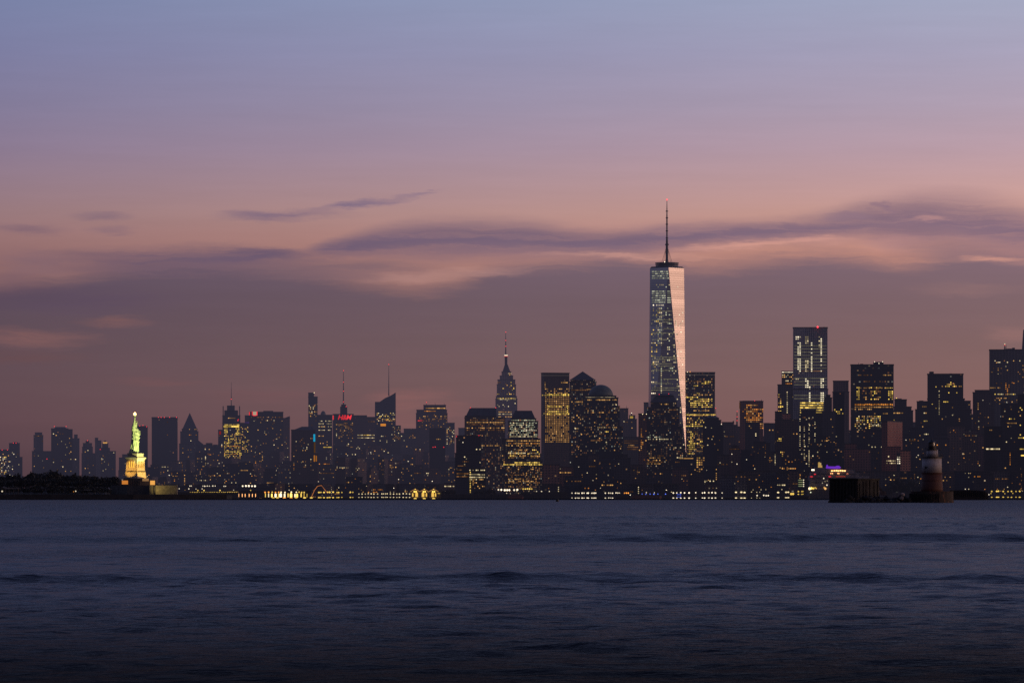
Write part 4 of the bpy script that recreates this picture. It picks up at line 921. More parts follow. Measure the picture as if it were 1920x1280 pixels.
for layer, (Dn, wmin, wmax, d0, d1) in enumerate(((0, 20, 38, 0, 20), (1, 18, 34, 22, 46), (2, 22, 44, 60, 92))):
    x = 222 if layer == 0 else 238
    while x < 1918:
        w_ = rf.uniform(wmin, wmax)
        if layer and 852 < x < 1016: x = 1017.0
        if layer == 2 and 1258 < x < 1321: x = 1322.0
        top = env(x + w_ / 2) + rf.uniform(d0, d1)
        if layer == 2: top = min(max(top, 884), 908)
        left = x < 860
        D = (11400, 10200, 8200)[layer] if left else (8900, 7600, 7080)[layer]
        D += rf.uniform(-90, 90)
        if 1186 < x < 1300 and layer < 2: top = max(top, 872)
        if top < 916: fill.append((x, min(x + w_, 1932), top, D, layer, left))
        x += w_ * rf.uniform(.86, 1.02)
tones = [('slate-dark', (.048, .048, .062)), ('dull brown', (.12, .085, .078)), ('grey', (.10, .096, .11)), ('dim brick-red', (.19, .10, .085)), ('bluish-black', (.036, .042, .064))]
used = {}
ordn = ['', 'second ', 'third ', 'fourth ', 'fifth ', 'sixth ', 'seventh ', 'eighth ', 'ninth ']
for (x0, x1, top, D, layer, left) in fill:
    cx = (x0 + x1) / 2
    tn, col = tones[rf.choices(range(5), (5, 3, 4, 2 if layer < 2 else 1, 4))[0]]
    near = min(ANCH, key=lambda a: abs(a[0] - cx))[1]
    h = ('upper', 'middle', 'lowest')[layer]
    key = (tn, near, layer); k = used.get(key, 0); used[key] = k + 1
    lab = '%s%s block of the %s row below the %s' % (ordn[k], tn, h, near)
    g = (2.6, 2.9) if left and layer < 2 else (3.2, 3.7)
    y0 = top + 2
    dens = (.030, .030, .022)[layer] * (2.0 if left else 1.15)
    w = [('g', x0 + 1, x1 - 1, y0, 922, dens, 'wwkaado' if not left else 'wkaaado', 1.55, 1.25)]
    if rf.random() < .7:
        y = y0 + rf.uniform(2, 25)
        w.append(('r', y, x0 + 2, x0 + 2 + (x1 - x0) * rf.uniform(.3, .9), rf.uniform(.5, .9), rf.choice(['d', 'da', 'a', 'w', 'd', 'o'])))
    if rf.random() < .25:
        w.append(('c', rf.uniform(x0 + 3, x1 - 3), y0 + 3, y0 + rf.uniform(12, 40), .7, rf.choice('adwd')))
    tiers = [(x0, x1, top)]
    if rf.random() < .5:
        q = (x1 - x0) * rf.uniform(.08, .3); s_ = rf.random() * .8
        tiers = [(x0, x1, top + rf.uniform(2, 8)), (x0 + q * s_ + .3, x1 - q * (1 - s_) - .3, top)]
    ex = []
    if rf.random() < .6:
        a = rf.uniform(x0 + 2 + (x1 - x0) * .2, x1 - (x1 - x0) * .5); ex.append(('pen', a, a + rf.uniform(3, 7), top - rf.uniform(1, 2.6), top))
    kw = {}
    if left and rf.random() < .3:
        col = (.085, .05, .045)
        kw = dict(xm=x0 + (x1 - x0) * rf.uniform(.3, .75), t=rf.uniform(.25, .5))
    B(lab, D, tiers, col, w, ex, name='apartment_block' if layer else 'office_block', cat='building', group='city blocks in the %s row' % h, g=g, lit=(.035, .03, .02)[layer], storey=rf.uniform(3.4, 4.4), bay=rf.uniform(3.4, 5.5), **kw)
# ------------------------------------------------------------------ ground
def sheet(name, poly, z, mat, label):
    o = mesh_obj(name, [(x, y, z) for x, y in poly], [tuple(range(len(poly)))], mat)
    return tag(o, label, None, None, 'structure')
def land(name, px0, px1, D, back, zt, label, mat='quay'):
    mb = MB(); a, b = PT(px0, 0, D).x, PT(px1, 0, D).x
    k = (D + back) / D
    mb.prism([(a, D), (b, D), (b * k, D + back), (a * k, D + back)], -1.5, zt)
    return tag(mb.build(name, M[mat]), label, None, None, 'structure')
land('city_ground', 740, 2250, 7000, 9000, 2.2, 'flat city ground with a stone quay edge')
land('shore_ground', -330, 739, 7000, 9000, 2.0, 'low shore under the western buildings')

# ------------------------------------------------------------------ the island with the statue
DS = 5150.0
ig = MB(); kx = lambda p, D=DS: (p - 960) / F * D
ig.prism([(kx(-260), 5040), (kx(60), 5010), (kx(250), 5008), (kx(420), 5030), (kx(426), 5240), (kx(200), 5360), (kx(-260), 5360)], -1.5, 4.2)
ig.prism([(kx(-250), 5060), (kx(190), 5060), (kx(210), 5300), (kx(-250), 5300)], 4.0, 9.5, [(kx(-250), 5100), (kx(170), 5100), (kx(190), 5270), (kx(-250), 5270)])
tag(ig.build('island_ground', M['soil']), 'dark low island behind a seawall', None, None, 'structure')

STONE = plain('pedestal_granite', (.42, .36, .27), .85, .4, .2)
FORT = plain('fort_granite', (.07, .062, .055), .9, .2, .3)
VERD = plain('verdigris_copper', (.36, .42, .27), .65, .35, .3)
GILD = emis('torch_flame', (1, .62, .25), 4.0)
# pedestal: tapering granite shaft with a loggia, turned so that one corner faces the viewer
pc = PT(254, 0, DS + 14)
ped = empty('pedestal', (pc.x, pc.y, 0), 'floodlit granite pedestal with a pillared loggia under the green statue', 'pedestal')
ang = math.radians(-30)
def sq(r, cx=pc.x, cy=pc.y, a=ang): return [(cx + r * math.sqrt(2) * math.cos(a + math.pi / 4 + k * math.pi / 2), cy + r * math.sqrt(2) * math.sin(a + math.pi / 4 + k * math.pi / 2)) for k in range(4)]
zz = lambda y, D=DS: PT(0, y, D).z
z_ft, z_led, z_cor, z_bot = zz(849.5), zz(857), zz(862), zz(906)
pm = MB()
pm.prism(sq(9.0), z_bot, zz(893), sq(8.9)); pm.prism(sq(8.6), zz(893), zz(884), sq(8.1)); pm.prism(sq(7.7), zz(884) - .1, zz(861.5), sq(7.2))
pm.build('shaft', STONE, ped)
cm = MB(); cm.prism(sq(7.9), zz(861.5), zz(859.5)); cm.prism(sq(8.5), zz(859.5) + .01, z_led); cm.build('cornice', STONE, ped)
tm = MB(); tm.prism(sq(6.6), z_led + .01, zz(851.5), sq(6.3)); tm.prism(sq(6.7), zz(851.5) + .01, z_ft); tm.build('plinth', STONE, ped)
GLOW = emis('loggia_glow', (1, .50, .06), 1.3)
def face(sidx, r, z0, z1, u0, u1, off, mat, name, par):
    q = sq(r); a, b = Vector((*q[sidx], 0)), Vector((*q[(sidx + 1) % 4], 0))
    n = Vector(((b - a).y, -(b - a).x, 0)).normalized()
    p0, p1 = a.lerp(b, u0) + n * off, a.lerp(b, u1) + n * off
    return MB().quad((p0.x, p0.y, z0), (p1.x, p1.y, z0), (p1.x, p1.y, z1), (p0.x, p0.y, z1)).build(name, mat, par)
vis = []
for k in range(4):
    q = sq(7.6); a, b = Vector((*q[k], 0)), Vector((*q[(k + 1) % 4], 0)); n = Vector(((b - a).y, -(b - a).x, 0))
    if n.y < -.5: vis.append(k)
for k in vis:
    for j in range(3): face(k, 7.45, zz(876), zz(864.5), .24 + .19 * j, .37 + .19 * j, .12, GLOW, 'loggia_opening', ped)
    q = sq(7.75); a, b = Vector((*q[k], 0)), Vector((*q[(k + 1) % 4], 0)); n = Vector(((b - a).y, -(b - a).x, 0)).normalized()
    for j in range(4):
        p = a.lerp(b, .205 + .19 * j) + n * .25
        MB().lathe(p.x, p.y, [(.55, zz(876.5)), (.5, zz(864))], 8).build('pillar', STONE, ped)
    dm = MB()
    for j in range(9):
        p = a.lerp(b, .1 + .1 * j) + n * .7
        dm.lathe(p.x, p.y, [(.5, zz(884.5)), (.5, zz(882.5))], 8)
    dm.build('shield_band', FORT, ped)

# the statue: robed figure, right arm raised with a torch, tablet in the left arm
def statue():
    H = zz(772) - z_ft; s = H / 46.0
    base = Vector((pc.x - .2, pc.y, z_ft))
    root = empty('statue', base, 'tall green robed statue raising a torch, lit yellow-green on the pedestal', 'statue')
    R = Matrix.Rotation(math.radians(62), 3, 'Z')       # modelled facing -Y, turned toward the right of the view
    T = lambda x, y, z: base + (R @ Vector((x, y, z))) * s
    v, f = [], []; n = 48
    # z, lateral half width, depth half width, shift x, shift y (back is +y), fold depth
    prof = [(0, 4.9, 5.4, 0, 1.9, .45), (1.5, 4.9, 5.3, 0, 1.8, .5), (4, 4.7, 4.9, 0, 1.4, .55), (8, 4.45, 4.4, 0, .9, .6), (12, 4.3, 4.1, .1, .5, .6), (16, 4.3, 4.0, .1, .2, .5), (19.5, 4.2, 3.9, .1, 0, .45), (22.5, 4.3, 3.8, .1, -.1, .4),
            (25, 4.5, 3.6, .1, -.1, .3), (27, 4.1, 3.1, .1, 0, .2), (28.2, 2.6, 2.2, 0, .0, .1), (29, 1.5, 1.5, 0, -.1, 0), (29.9, 1.45, 1.5, 0, -.2, 0)]
    for (z, a, b, sx, sy, fd) in prof:
        for i in range(n):
            t = math.tau * i / n
            r = 1 + fd * .16 * math.sin(7 * t + z * .25) + fd * .10 * math.sin(13 * t - z * .4 + 1)
            dz = 1.6 * math.sin(t + .6) * min(1, max(0, (z - 15) / 6)) * (1 if z < 26 else 0)
            v.append(T(sx + a * r * math.cos(t), sy + b * r * math.sin(t), z + dz))
    for k in range(len(prof) - 1):
        for i in range(n):
            j = (i + 1) % n; f.append((k * n + i, k * n + j, (k + 1) * n + j, (k + 1) * n + i))
    f.append(tuple(reversed(range(n)))); e = (len(prof) - 1) * n; f.append(tuple(e + i for i in range(n)))
    mb = MB(); mb.v, mb.f = v, f
    def tube(pts, r, k=14): mb.tube([T(*p) for p in pts], [q * s for q in r], k)
    # head with face, nose and hair knot
    tube([(0, -.2, 28.5), (0, -.25, 30.2), (0, -.35, 31.3), (0, -.3, 32.6), (0, -.1, 33.6), (0, .1, 34.0)], [1.3, 1.25, 1.55, 1.7, 1.25, .3], 18)
    tube([(0, -1.7, 32.2), (0, -2.15, 31.7), (0, -1.75, 31.5)], [.18, .3, .2], 8)
    tube([(0, -1.55, 31.0), (0, -1.75, 30.85), (0, -1.5, 30.6)], [.3, .45, .3], 8)
    tube([(0, .9, 32.3), (0, 2.0, 31.8), (0, 1.6, 30.2)], [1.1, 1.05, .8], 10)
    # draped right arm (her right is -x when facing -y), sleeve fallen to the shoulder
    tube([(-2.2, 0, 25.2), (-3.7, -.1, 27.4), (-4.0, -.3, 30.2), (-3.8, -.6, 33.0)], [2.5, 2.3, 1.9, 1.35], 16)
    tube([(-3.8, -.6, 32.4), (-3.6, -.9, 35.2), (-3.3, -1.2, 37.6), (-3.15, -1.35, 39.0)], [1.15, 1.0, .78, .62], 12)
    tube([(-3.15, -1.35, 38.8), (-3.1, -1.4, 39.6), (-3.1, -1.4, 40.3)], [.72, .85, .55], 10)
    for q in range(4): tube([(-3.1 + .5 * math.cos(q * .8 - 1), -1.4 + .5 * math.sin(q * .8 - 1) - .3, 39.2 + q * .28), (-3.1 - .1 * q, -2.15, 39.3 + q * .28), (-2.6, -2.0, 39.3 + q * .28)], [.2, .2, .15], 6)
    tube([(-2.7, -1.5, 39.0), (-2.45, -1.8, 39.7), (-2.7, -2.0, 40.1)], [.25, .22, .15], 6)
    # left arm holding the tablet, and the heavy diagonal folds of the stola
    tube([(3.6, 0, 26.2), (4.7, -.3, 23.4), (4.6, -2.2, 21.6), (3.9, -3.6, 21.9)], [1.7, 1.5, 1.1, .75], 14)
    tube([(-4.3, .2, 24.6), (-2.4, -3.1, 23.4), (1.2, -4.1, 21.4), (4.2, -1.8, 19.8)], [.9, 1.0, 1.0, .9], 10)
    tube([(-4.5, .6, 21.0), (-2.8, -3.1, 19.2), (1.2, -4.3, 17.4), (4.4, -1.8, 16.5)], [.8, .95, .95, .8], 10)
    tube([(-4.6, 1.5, 17.0), (-3.2, -2.8, 14.6), (.6, -4.4, 13), (3.9, -2.2, 12.6)], [.6, .75, .75, .6], 10)
    o = mb.build('figure', VERD, root, True)
    rm = o.modifiers.new('remesh', 'REMESH'); rm.mode = 'VOXEL'; rm.voxel_size = .26; rm.use_smooth_shade = True
    # crown with seven rays
    cr = MB(); cr.tube([T(0, -.15, 33.2), T(0, -.1, 34.1)], [1.95 * s, 2.05 * s], 16)
    for k in range(7):
        a = math.radians(-78 + 26 * k)
        cr.tube([T(1.7 * math.sin(a), -.3 - .5 * math.cos(a), 33.9 + .6 * math.cos(a)), T(4.1 * math.sin(a), -1.1, 34.2 + 2.9 * math.cos(a))], [.28 * s, .05 * s], 6)
    cr.build('crown', VERD, root)
    to = MB(); to.tube([T(-3.1, -1.4, 38.2), T(-3.1, -1.45, 41.2)], [.35 * s, .5 * s], 10)
    to.tube([T(-3.1, -1.45, 41.2), T(-3.1, -1.45, 41.9), T(-3.1, -1.45, 42.6)], [.8 * s, 1.45 * s, 1.5 * s], 14)
    tob = to.build('torch', VERD, root)
    fl = MB(); fl.tube([T(-3.1, -1.45, 42.5), T(-3.05, -1.4, 43.6), T(-2.8, -1.3, 45.0), T(-2.45, -1.2, 46.2)], [1.2 * s, 1.75 * s, 1.2 * s, .1 * s], 10)
    fl.build('flame', GILD, tob, True)
    tb = MB(); c = [(2.4, -3.6, 20.2), (5.0, -2.9, 20.2), (5.3, -2.2, 25.4), (2.7, -3.0, 25.4)]; d = Vector((.15, -.55, 0))
    tb.v = [tuple(T(*p)) for p in c] + [tuple(T(*(Vector(p) + d))) for p in c]
    tb.f = [(0, 1, 2, 3), (7, 6, 5, 4), (0, 4, 5, 1), (1, 5, 6, 2), (2, 6, 7, 3), (3, 7, 4, 0)]
    tb.build('tablet', VERD, root)
    MB().prism([tuple((T(a * 5.4, b * 6 + 1, 0))[:2]) for a, b in ((-1, -1), (1, -1), (1, 1), (-1, 1))], z_ft, z_ft + .5).build('footing', VERD, root)
    return base, s
sb, ss = statue()

def spot(loc, target, watt, col, deg, blend=.5, r=1.0):
    L = bpy.data.lights.new('floodlight', 'SPOT'); L.energy = watt; L.color = col
    L.spot_size = math.radians(deg); L.spot_blend = blend; L.shadow_soft_size = r
    o = bpy.data.objects.new('floodlight', L); COL.objects.link(o); o.location = loc
    o.rotation_euler = (Vector(target) - Vector(loc)).to_track_quat('-Z', 'Y').to_euler()
    return o
st_mid = Vector((pc.x, pc.y, zz(812)))
spot((pc.x + 62, pc.y - 62, 9), st_mid, 1.15e6, (.97, 1, .35), 34, .4)
spot((pc.x + 8, pc.y - 75, 9), st_mid + Vector((0, 0, 3)), 4.0e5, (.97, 1, .33), 30, .4)
pd_mid = Vector((pc.x, pc.y, zz(878)))
spot((pc.x + 55, pc.y - 42, 14), pd_mid, 3.9e5, (1, .63, .14), 26, .5)
spot((pc.x - 34, pc.y - 46, 18), pd_mid + Vector((0, 0, 2)), 1.9e5, (1, .54, .10), 22, .5)

# star fort, its lit recesses and low walls
ff = PT(266, 0, 5090)
fort = empty('fort', (ff.x, ff.y, 0), 'dark granite star fort with orange lit recesses below the pedestal', 'fort')
fm = MB(); P_ = lambda p, D: (kx(p, D), D)
fm.prism([P_(206, 5100), P_(238, 5072), P_(281, 5066), P_(292, 5085), P_(300, 5150), P_(250, 5190), P_(206, 5160)], 4, zz(909.5, 5080), [P_(207, 5100), P_(239, 5074), P_(280.5, 5069), P_(291, 5087), P_(299, 5150), P_(250, 5190), P_(207, 5160)])
fm.prism([P_(222, 5110), P_(262, 5100), P_(292, 5110), P_(290, 5170), P_(226, 5170)], zz(909.6, 5080), zz(900, 5100))
fm.prism([P_(232, 5120), P_(274, 5115), P_(276, 5160), P_(232, 5165)], zz(900, 5100) + .05, zz(896, 5100) )
fm.build('wall', FORT, fort)
NICHE = emis('recess_glow', (1, .34, .06), .55)
NICH2 = emis('recess_glow_bright', (1, .46, .10), .85)
for (a, b, ya, yb, D, mt) in ((228.5, 240, 900.3, 907.5, 5098, NICHE), (281.5, 290.5, 900.5, 908.6, 5098, NICH2), (267, 279, 896.6, 901.5, 5099, emis('stair_glow', (.75, .40, .16), .35))):
    MB().quad(PT(a, yb, D), PT(b, yb, D), PT(b, ya, D), PT(a, ya, D)).build('lit_recess', mt, fort)
pr = MB()
for x in (226, 241.5, 244, 247, 250, 253, 256, 259, 280.5, 291.3): pr.box(kx(x - .5, 5096), kx(x + .5, 5096), 5095, 5097, zz(908.5, 5080), zz(900, 5096))
pr.build('buttress_row', FORT, fort)
# the lit rampart wall right of the fort
rw = empty('rampart_wall', PT(306, HOR, 5060), 'low floodlit rampart wall running right from the star fort', 'wall')
WALLM = plain('rampart_stone', (.24, .21, .14), .9, .3, .3)
MB().prism([P_(280, 5060), P_(331.5, 5064), P_(331.5, 5072), P_(280, 5070)], 4, zz(909.5, 5060)).build('wall', WALLM, rw)
MB().box(kx(289.5, 5058), kx(291.5, 5058), 5056, 5060, 4, zz(911, 5060)).build('buttress', M['dark'], rw)
MB().box(kx(330, 5058), kx(332.6, 5058), 5054, 5060, 4, zz(908, 5060)).build('end_pier', WALLM, rw)
MB().prism([P_(315, 5048), P_(329, 5048), P_(329, 5052), P_(315, 5052)], 4, 5.6, ).build('kerb', WALLM, rw)
spot(PT(292, 917, 5050), PT(299, 914, 5060), 4.2e3, (1, .74, .24), 130, 1.0)
spot(PT(322, 917, 5046), PT(322, 914, 5060), 0.6e3, (1, .80, .35), 120, 1.0)
# seawall of the island
sw = MB(); sw.prism([P_(-40, 5005), P_(250, 5000), P_(425, 5022), P_(425, 5034), P_(250, 5010), P_(-40, 5020)], -1, 5.2)
tag(sw.build('seawall', M['quay']), 'long dark seawall along the island shore', 'wall')
# pavilion and small lights among the island trees
pv = empty('pavilion', PT(22, HOR, 5020), 'small pale open pavilion at the far left of the island shore', 'pavilion')
MB().prism([P_(8, 5018), P_(36, 5018), P_(36, 5026), P_(8, 5026)], zz(916, 5020), zz(914, 5020)).build('roof', plain('pale_roof', (.16, .15, .16), .8), pv)
for x in (10, 17, 25, 34): MB().box(kx(x - .5, 5018), kx(x + .5, 5018), 5018.5, 5020, 4, zz(916, 5020)).build('post', FORT, pv)
def lamp_post(px, py, ybase, D, c, s, r, label, name='street_lamp', cat='lamp', group=None, sx=1.0):
    b = PT(px, ybase, D); root = empty(name, b, label, cat, group)
    t = PT(px, py, D)
    MB().tube([b, t - Vector((0, 0, .2))], [.12, .08], 6).build('post', M['dark'], root)
    lamp('lamp', px, py, D - .6, r, c, s, root, sx)
    return root
lamp_post(4, 920.5, 929, 5010, 'k', .8, 1.5, 'white lamp beside the pale pavilion at the far left shore')
lamp_post(142, 920.3, 929, 5010, 'k', 1.0, 1.1, 'single white lamp in the middle of the dark island shore')
lamp_post(138, 921.2, 929, 5010, 'o', .5, .9, 'small orange lamp just left of the single white shore lamp')
lamp_post(23.5, 892.4, 904, 5300, 'k', .7, 1.0, 'white lamp high among the dark island trees at the far left')
bm_ = MB().prism([P_(148, 5014), P_(173, 5014), P_(173, 5016), P_(148, 5016)], zz(918.3, 5014), zz(917.4, 5014), [P_(160, 5014), P_(173, 5014), P_(173, 5016), P_(160, 5016)])
tag(bm_.build('shelter_roof', plain('pale_sheet', (.22, .22, .22), .5)), 'thin pale shelter roof right of the single white shore lamp', 'shelter roof')
bm_ = MB().prism([P_(10, 5290), P_(16, 5290), P_(16, 5296), P_(10, 5296)], zz(898, 5290), zz(895.5, 5290))
tag(bm_.build('lit_awning', emis('awning_glow', (1, .35, .08), .16)), 'dull orange lit awning among the trees at the far left', 'awning')

# ------------------------------------------------------------------ trees
BARK = plain('bark', (.03, .024, .02), .95)
def leaf_mat():
    m, nt = newmat('leaves')
    g = nt.new('ShaderNodeNewGeometry')
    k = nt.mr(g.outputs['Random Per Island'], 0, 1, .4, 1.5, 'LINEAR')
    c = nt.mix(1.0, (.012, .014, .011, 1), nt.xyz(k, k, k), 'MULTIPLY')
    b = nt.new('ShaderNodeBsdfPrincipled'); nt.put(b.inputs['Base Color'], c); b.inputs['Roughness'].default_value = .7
    out(nt, b.outputs[0]); return m
LEAF = leaf_mat()
def tree_meshes(seed, tall, wide, conical=False):
    r = random.Random(seed); tr = MB(); z0 = tall * (.12 if conical else .28)
    tr.tube([(0, 0, -.5), (.1, 0, z0), (.2, .1, tall * .62), (.1, 0, tall * .95)], [.55, .42, .26, .05], 7)
    clumps = []
    if conical:
        for i in range(16):
            q = i / 15; a = r.uniform(0, 6.28); w = wide * (1 - q) * .75
            clumps.append((w * math.cos(a), w * math.sin(a), z0 + (tall - z0) * q, wide * .42 * (1.05 - q)))
    else:
        for i in range(15):
            a = r.uniform(0, 6.28); q = r.random() ** .6; e = r.uniform(0, 1)
            w = wide * q * math.sin(math.pi * (.2 + .75 * e))
            clumps.append((w * math.cos(a), w * math.sin(a), z0 + (tall - z0) * (.15 + .75 * e), wide * r.uniform(.28, .48)))
    for i in range(6):
        c = clumps[i * 2]; tr.tube([(.1, 0, z0 + (c[2] - z0) * .3), (c[0] * .6, c[1] * .6, c[2] - .3), (c[0], c[1], c[2])], [.22, .12, .04], 5)
    cr = MB()
    for (x, y, z, rad) in clumps:
        for _ in range(26 if not conical else 20):
            d = Vector((r.gauss(0, 1), r.gauss(0, 1), r.gauss(0, .8))).normalized() * rad * r.uniform(.45, 1.08)
            p = Vector((x, y, z)) + d; q = r.uniform(.45, 1.0)
            a = Vector((r.gauss(0, 1), r.gauss(0, 1), r.gauss(0, 1))).normalized(); b = a.orthogonal().normalized() * q; c = a.cross(b) * .8
            cr.quad(p - b - c * .6, p + b - c * .4, p + b * .7 + c, p - b * .8 + c * .8)
    def me(n, mb, m):
        o = bpy.data.meshes.new(n); o.from_pydata([tuple(v) for v in mb.v], [], mb.f); o.materials.append(m); return o
    return me('trunk', tr, BARK), me('crown', cr, LEAF)
TM = [tree_meshes(1, 15, 6.5), tree_meshes(2, 13, 7.5), tree_meshes(3, 17, 6.0), tree_meshes(4, 12, 6.0), tree_meshes(5, 16, 4.2, True)]
def tree(px, D, z, k, sc, label, group, rz=0):
    root = empty('tree', PT(px, HOR, D), label, 'tree', group); root.location.z = z
    WL[root.name] = root.location.copy()
    for n_, me in zip(('trunk', 'crown'), TM[k]):
        o = obj_from(n_, me, root.location, root)
    root.scale = (sc, sc, sc * random.uniform(.95, 1.1)); root.rotation_euler = (0, 0, rz)
    return root
rt = random.Random(9)
hill = [(0, 887), (20, 885), (36, 881), (44, 888), (58, 882), (75, 881), (90, 880), (108, 880.5), (122, 885), (133, 887), (150, 885), (165, 885), (178, 889), (196, 890), (212, 888), (222, 891), (232, 897)]
def hy(x):
    for (a, ya), (b, yb) in zip(hill, hill[1:]):
        if a <= x <= b: return ya + (yb - ya) * (x - a) / (b - a)
    return 888
n_t = 0
tdesc = ['broad dark tree', 'round-headed dark tree', 'tall dark tree', 'low dark tree', 'pointed dark conifer']
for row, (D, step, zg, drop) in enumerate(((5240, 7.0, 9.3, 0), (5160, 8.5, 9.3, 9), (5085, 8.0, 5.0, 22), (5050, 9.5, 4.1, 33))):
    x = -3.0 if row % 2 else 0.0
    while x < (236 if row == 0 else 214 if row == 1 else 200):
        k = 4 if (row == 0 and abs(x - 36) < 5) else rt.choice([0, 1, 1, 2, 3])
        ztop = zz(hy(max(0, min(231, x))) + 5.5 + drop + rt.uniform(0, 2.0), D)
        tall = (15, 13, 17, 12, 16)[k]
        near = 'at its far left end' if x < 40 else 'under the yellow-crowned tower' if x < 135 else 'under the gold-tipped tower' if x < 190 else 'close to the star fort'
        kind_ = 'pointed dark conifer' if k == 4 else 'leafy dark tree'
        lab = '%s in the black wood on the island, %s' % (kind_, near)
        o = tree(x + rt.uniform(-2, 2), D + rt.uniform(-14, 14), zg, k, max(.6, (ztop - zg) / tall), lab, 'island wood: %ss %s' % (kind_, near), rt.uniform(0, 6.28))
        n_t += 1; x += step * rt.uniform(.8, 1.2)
# near dark tree clumps on the opposite shores
for i, (px, top, D) in enumerate([(829, 919, 6950), (836, 917.5, 6960), (843, 917, 6950), (850, 918.5, 6960), (893, 920, 6960), (903, 918, 6950), (911, 916.5, 6960), (919, 917, 6950), (927, 919.5, 6960), (980, 922, 6960), (990, 921, 6950), (1002, 923, 6960)]):
    tree(px, D, 2, (0, 1, 1, 3)[i % 4], (zz(top, D) - 2) / (15, 13, 13, 12)[i % 4], '%s dark round tree on the shore %s' % (['leftmost', 'second', 'third', 'rightmost', 'leftmost', 'second', 'middle', 'fourth', 'rightmost', 'leftmost', 'middle', 'rightmost'][i], 'between the lit gables and the white-lit glass block' if px < 860 else 'under the brown sloped-roof tower' if px < 940 else 'under the stepped tower with pale rows'), 'shore trees ' + ('left clump' if px < 860 else 'middle clump' if px < 940 else 'right clump'), i * 1.1)
for i, (px, top) in enumerate([(1662, 913), (1672, 905), (1682, 899), (1692, 902.5), (1701, 903), (1709, 899), (1718, 903), (1727, 908)]):
    tree(px, 6990, 2, (1, 0, 2, 3)[i % 4], (zz(top, 6990) - 2) / (13, 15, 17, 12)[i % 4], ['leftmost', 'second', 'third', 'fourth', 'fifth', 'sixth', 'seventh', 'rightmost'][i] + ' dark tree in the clump between concrete block and lighthouse', 'trees between the concrete block and the lighthouse', i * .9)

# ------------------------------------------------------------------ waterfront lights and pavilions
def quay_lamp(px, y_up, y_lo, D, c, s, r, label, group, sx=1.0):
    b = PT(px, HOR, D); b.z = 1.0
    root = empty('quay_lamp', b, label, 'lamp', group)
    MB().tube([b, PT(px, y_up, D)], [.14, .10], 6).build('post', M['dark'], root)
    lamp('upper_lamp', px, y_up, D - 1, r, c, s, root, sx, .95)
    if y_lo: lamp('mirage_twin', px, y_lo, D - 3, r * .9, c, s, root, sx * 1.25, .7)  # mirage image of the upper lamp, added as a glowing body
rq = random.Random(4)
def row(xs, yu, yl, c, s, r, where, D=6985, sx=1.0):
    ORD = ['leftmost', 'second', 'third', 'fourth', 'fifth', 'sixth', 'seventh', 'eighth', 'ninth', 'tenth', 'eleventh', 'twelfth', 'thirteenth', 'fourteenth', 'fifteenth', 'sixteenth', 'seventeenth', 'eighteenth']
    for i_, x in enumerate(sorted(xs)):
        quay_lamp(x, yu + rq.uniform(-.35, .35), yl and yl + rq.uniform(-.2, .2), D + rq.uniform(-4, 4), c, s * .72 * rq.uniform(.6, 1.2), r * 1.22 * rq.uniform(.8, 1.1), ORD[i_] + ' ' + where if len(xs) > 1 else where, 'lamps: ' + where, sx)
row([1072.5, 1079, 1082.5, 1085.5, 1091.5, 1095, 1101, 1103, 1109.5, 1112, 1114.5, 1117], 924, 933, 'k', 1.7, 1.15, 'warm white quay lamp with a mirage twin, in the row under the copper-domed tower')
row([1135, 1141.5, 1145, 1148.5], 924, 933, 'k', 1.5, 1.05, 'warm white quay lamp with a mirage twin, left of the dark tug')
row([1155, 1158.5, 1161.5], 923.8, None, 'k', 1.4, 1.0, 'white quay lamp without a twin, above the dark tug')
row([1171, 1174.5, 1178], 924.0, None, 'o', 1.6, 1.3, 'orange quay lamp above the right end of the dark tug')
row([1204, 1211, 1219, 1226, 1233.5, 1248], 925.8, None, 'b', 1.8, .95, 'blue quay lamp behind the reddish barge')
row([1212, 1227], 923.3, None, 'k', 1.5, 1.0, 'white quay lamp standing among the blue ones behind the reddish barge')
row([1262.5, 1269, 1276.5, 1283.5, 1292, 1304.5, 1317, 1321, 1329, 1335, 1341.5, 1354], 923.3, 933, 'k', 2.0, 1.2, 'bright white quay lamp with a mirage twin, in the row under the yellow-lit slab')
row([1270, 1273, 1276], 926.5, 931.2, 'b', 1.2, .9, 'blue lamp with mirage between the white lamps right of the reddish barge')
row([1380, 1390, 1396], 922.5, 933, 'w', 1.7, 1.35, 'wide warm quay lamp with a mirage twin, below the thin mast', sx=1.5)
row([1409, 1424.5, 1419], 922, 933, 'w', .9, .9, 'small warm quay lamp with a mirage twin, below the construction tower')
row([1419.5, 1432, 1436.5, 1440.5], 928.4, None, 'k', 1.6, 1.25, 'tall white doorway lamp low on the quay below the orange-lit construction tower')
row([1459, 1474, 1478], 922.4, 932.5, 'w', 1.5, 1.3, 'warm wide quay lamp with a mirage twin, left of the dark launch', sx=1.4)
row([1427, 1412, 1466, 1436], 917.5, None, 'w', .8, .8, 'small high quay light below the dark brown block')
row([1859.5, 1869, 1872, 1881, 1890, 1896.5, 1905, 1912], 920.5, 931.5, 'y', 1.5, 1.2, 'yellow quay lamp with a mirage twin, right of the long dark breakwater', sx=1.15)
row([1858, 1884, 1899], 924.5, None, 'y', 1.0, .9, 'small yellow quay light right of the long dark breakwater')
row([673, 679, 685, 690.5, 696, 701, 708, 716, 719, 723, 726, 732, 738, 744, 749, 756, 762, 768], 925.3, 931.8, 'w', 1.3, 1.05, 'warm quay lamp with a mirage twin, in the row left of the lit gables')
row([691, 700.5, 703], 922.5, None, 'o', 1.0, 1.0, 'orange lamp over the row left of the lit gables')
row([632, 635, 641, 657, 661.5], 922.5, 932, 'y', 1.3, 1.2, 'yellow lamp with mirage right of the orange arch')
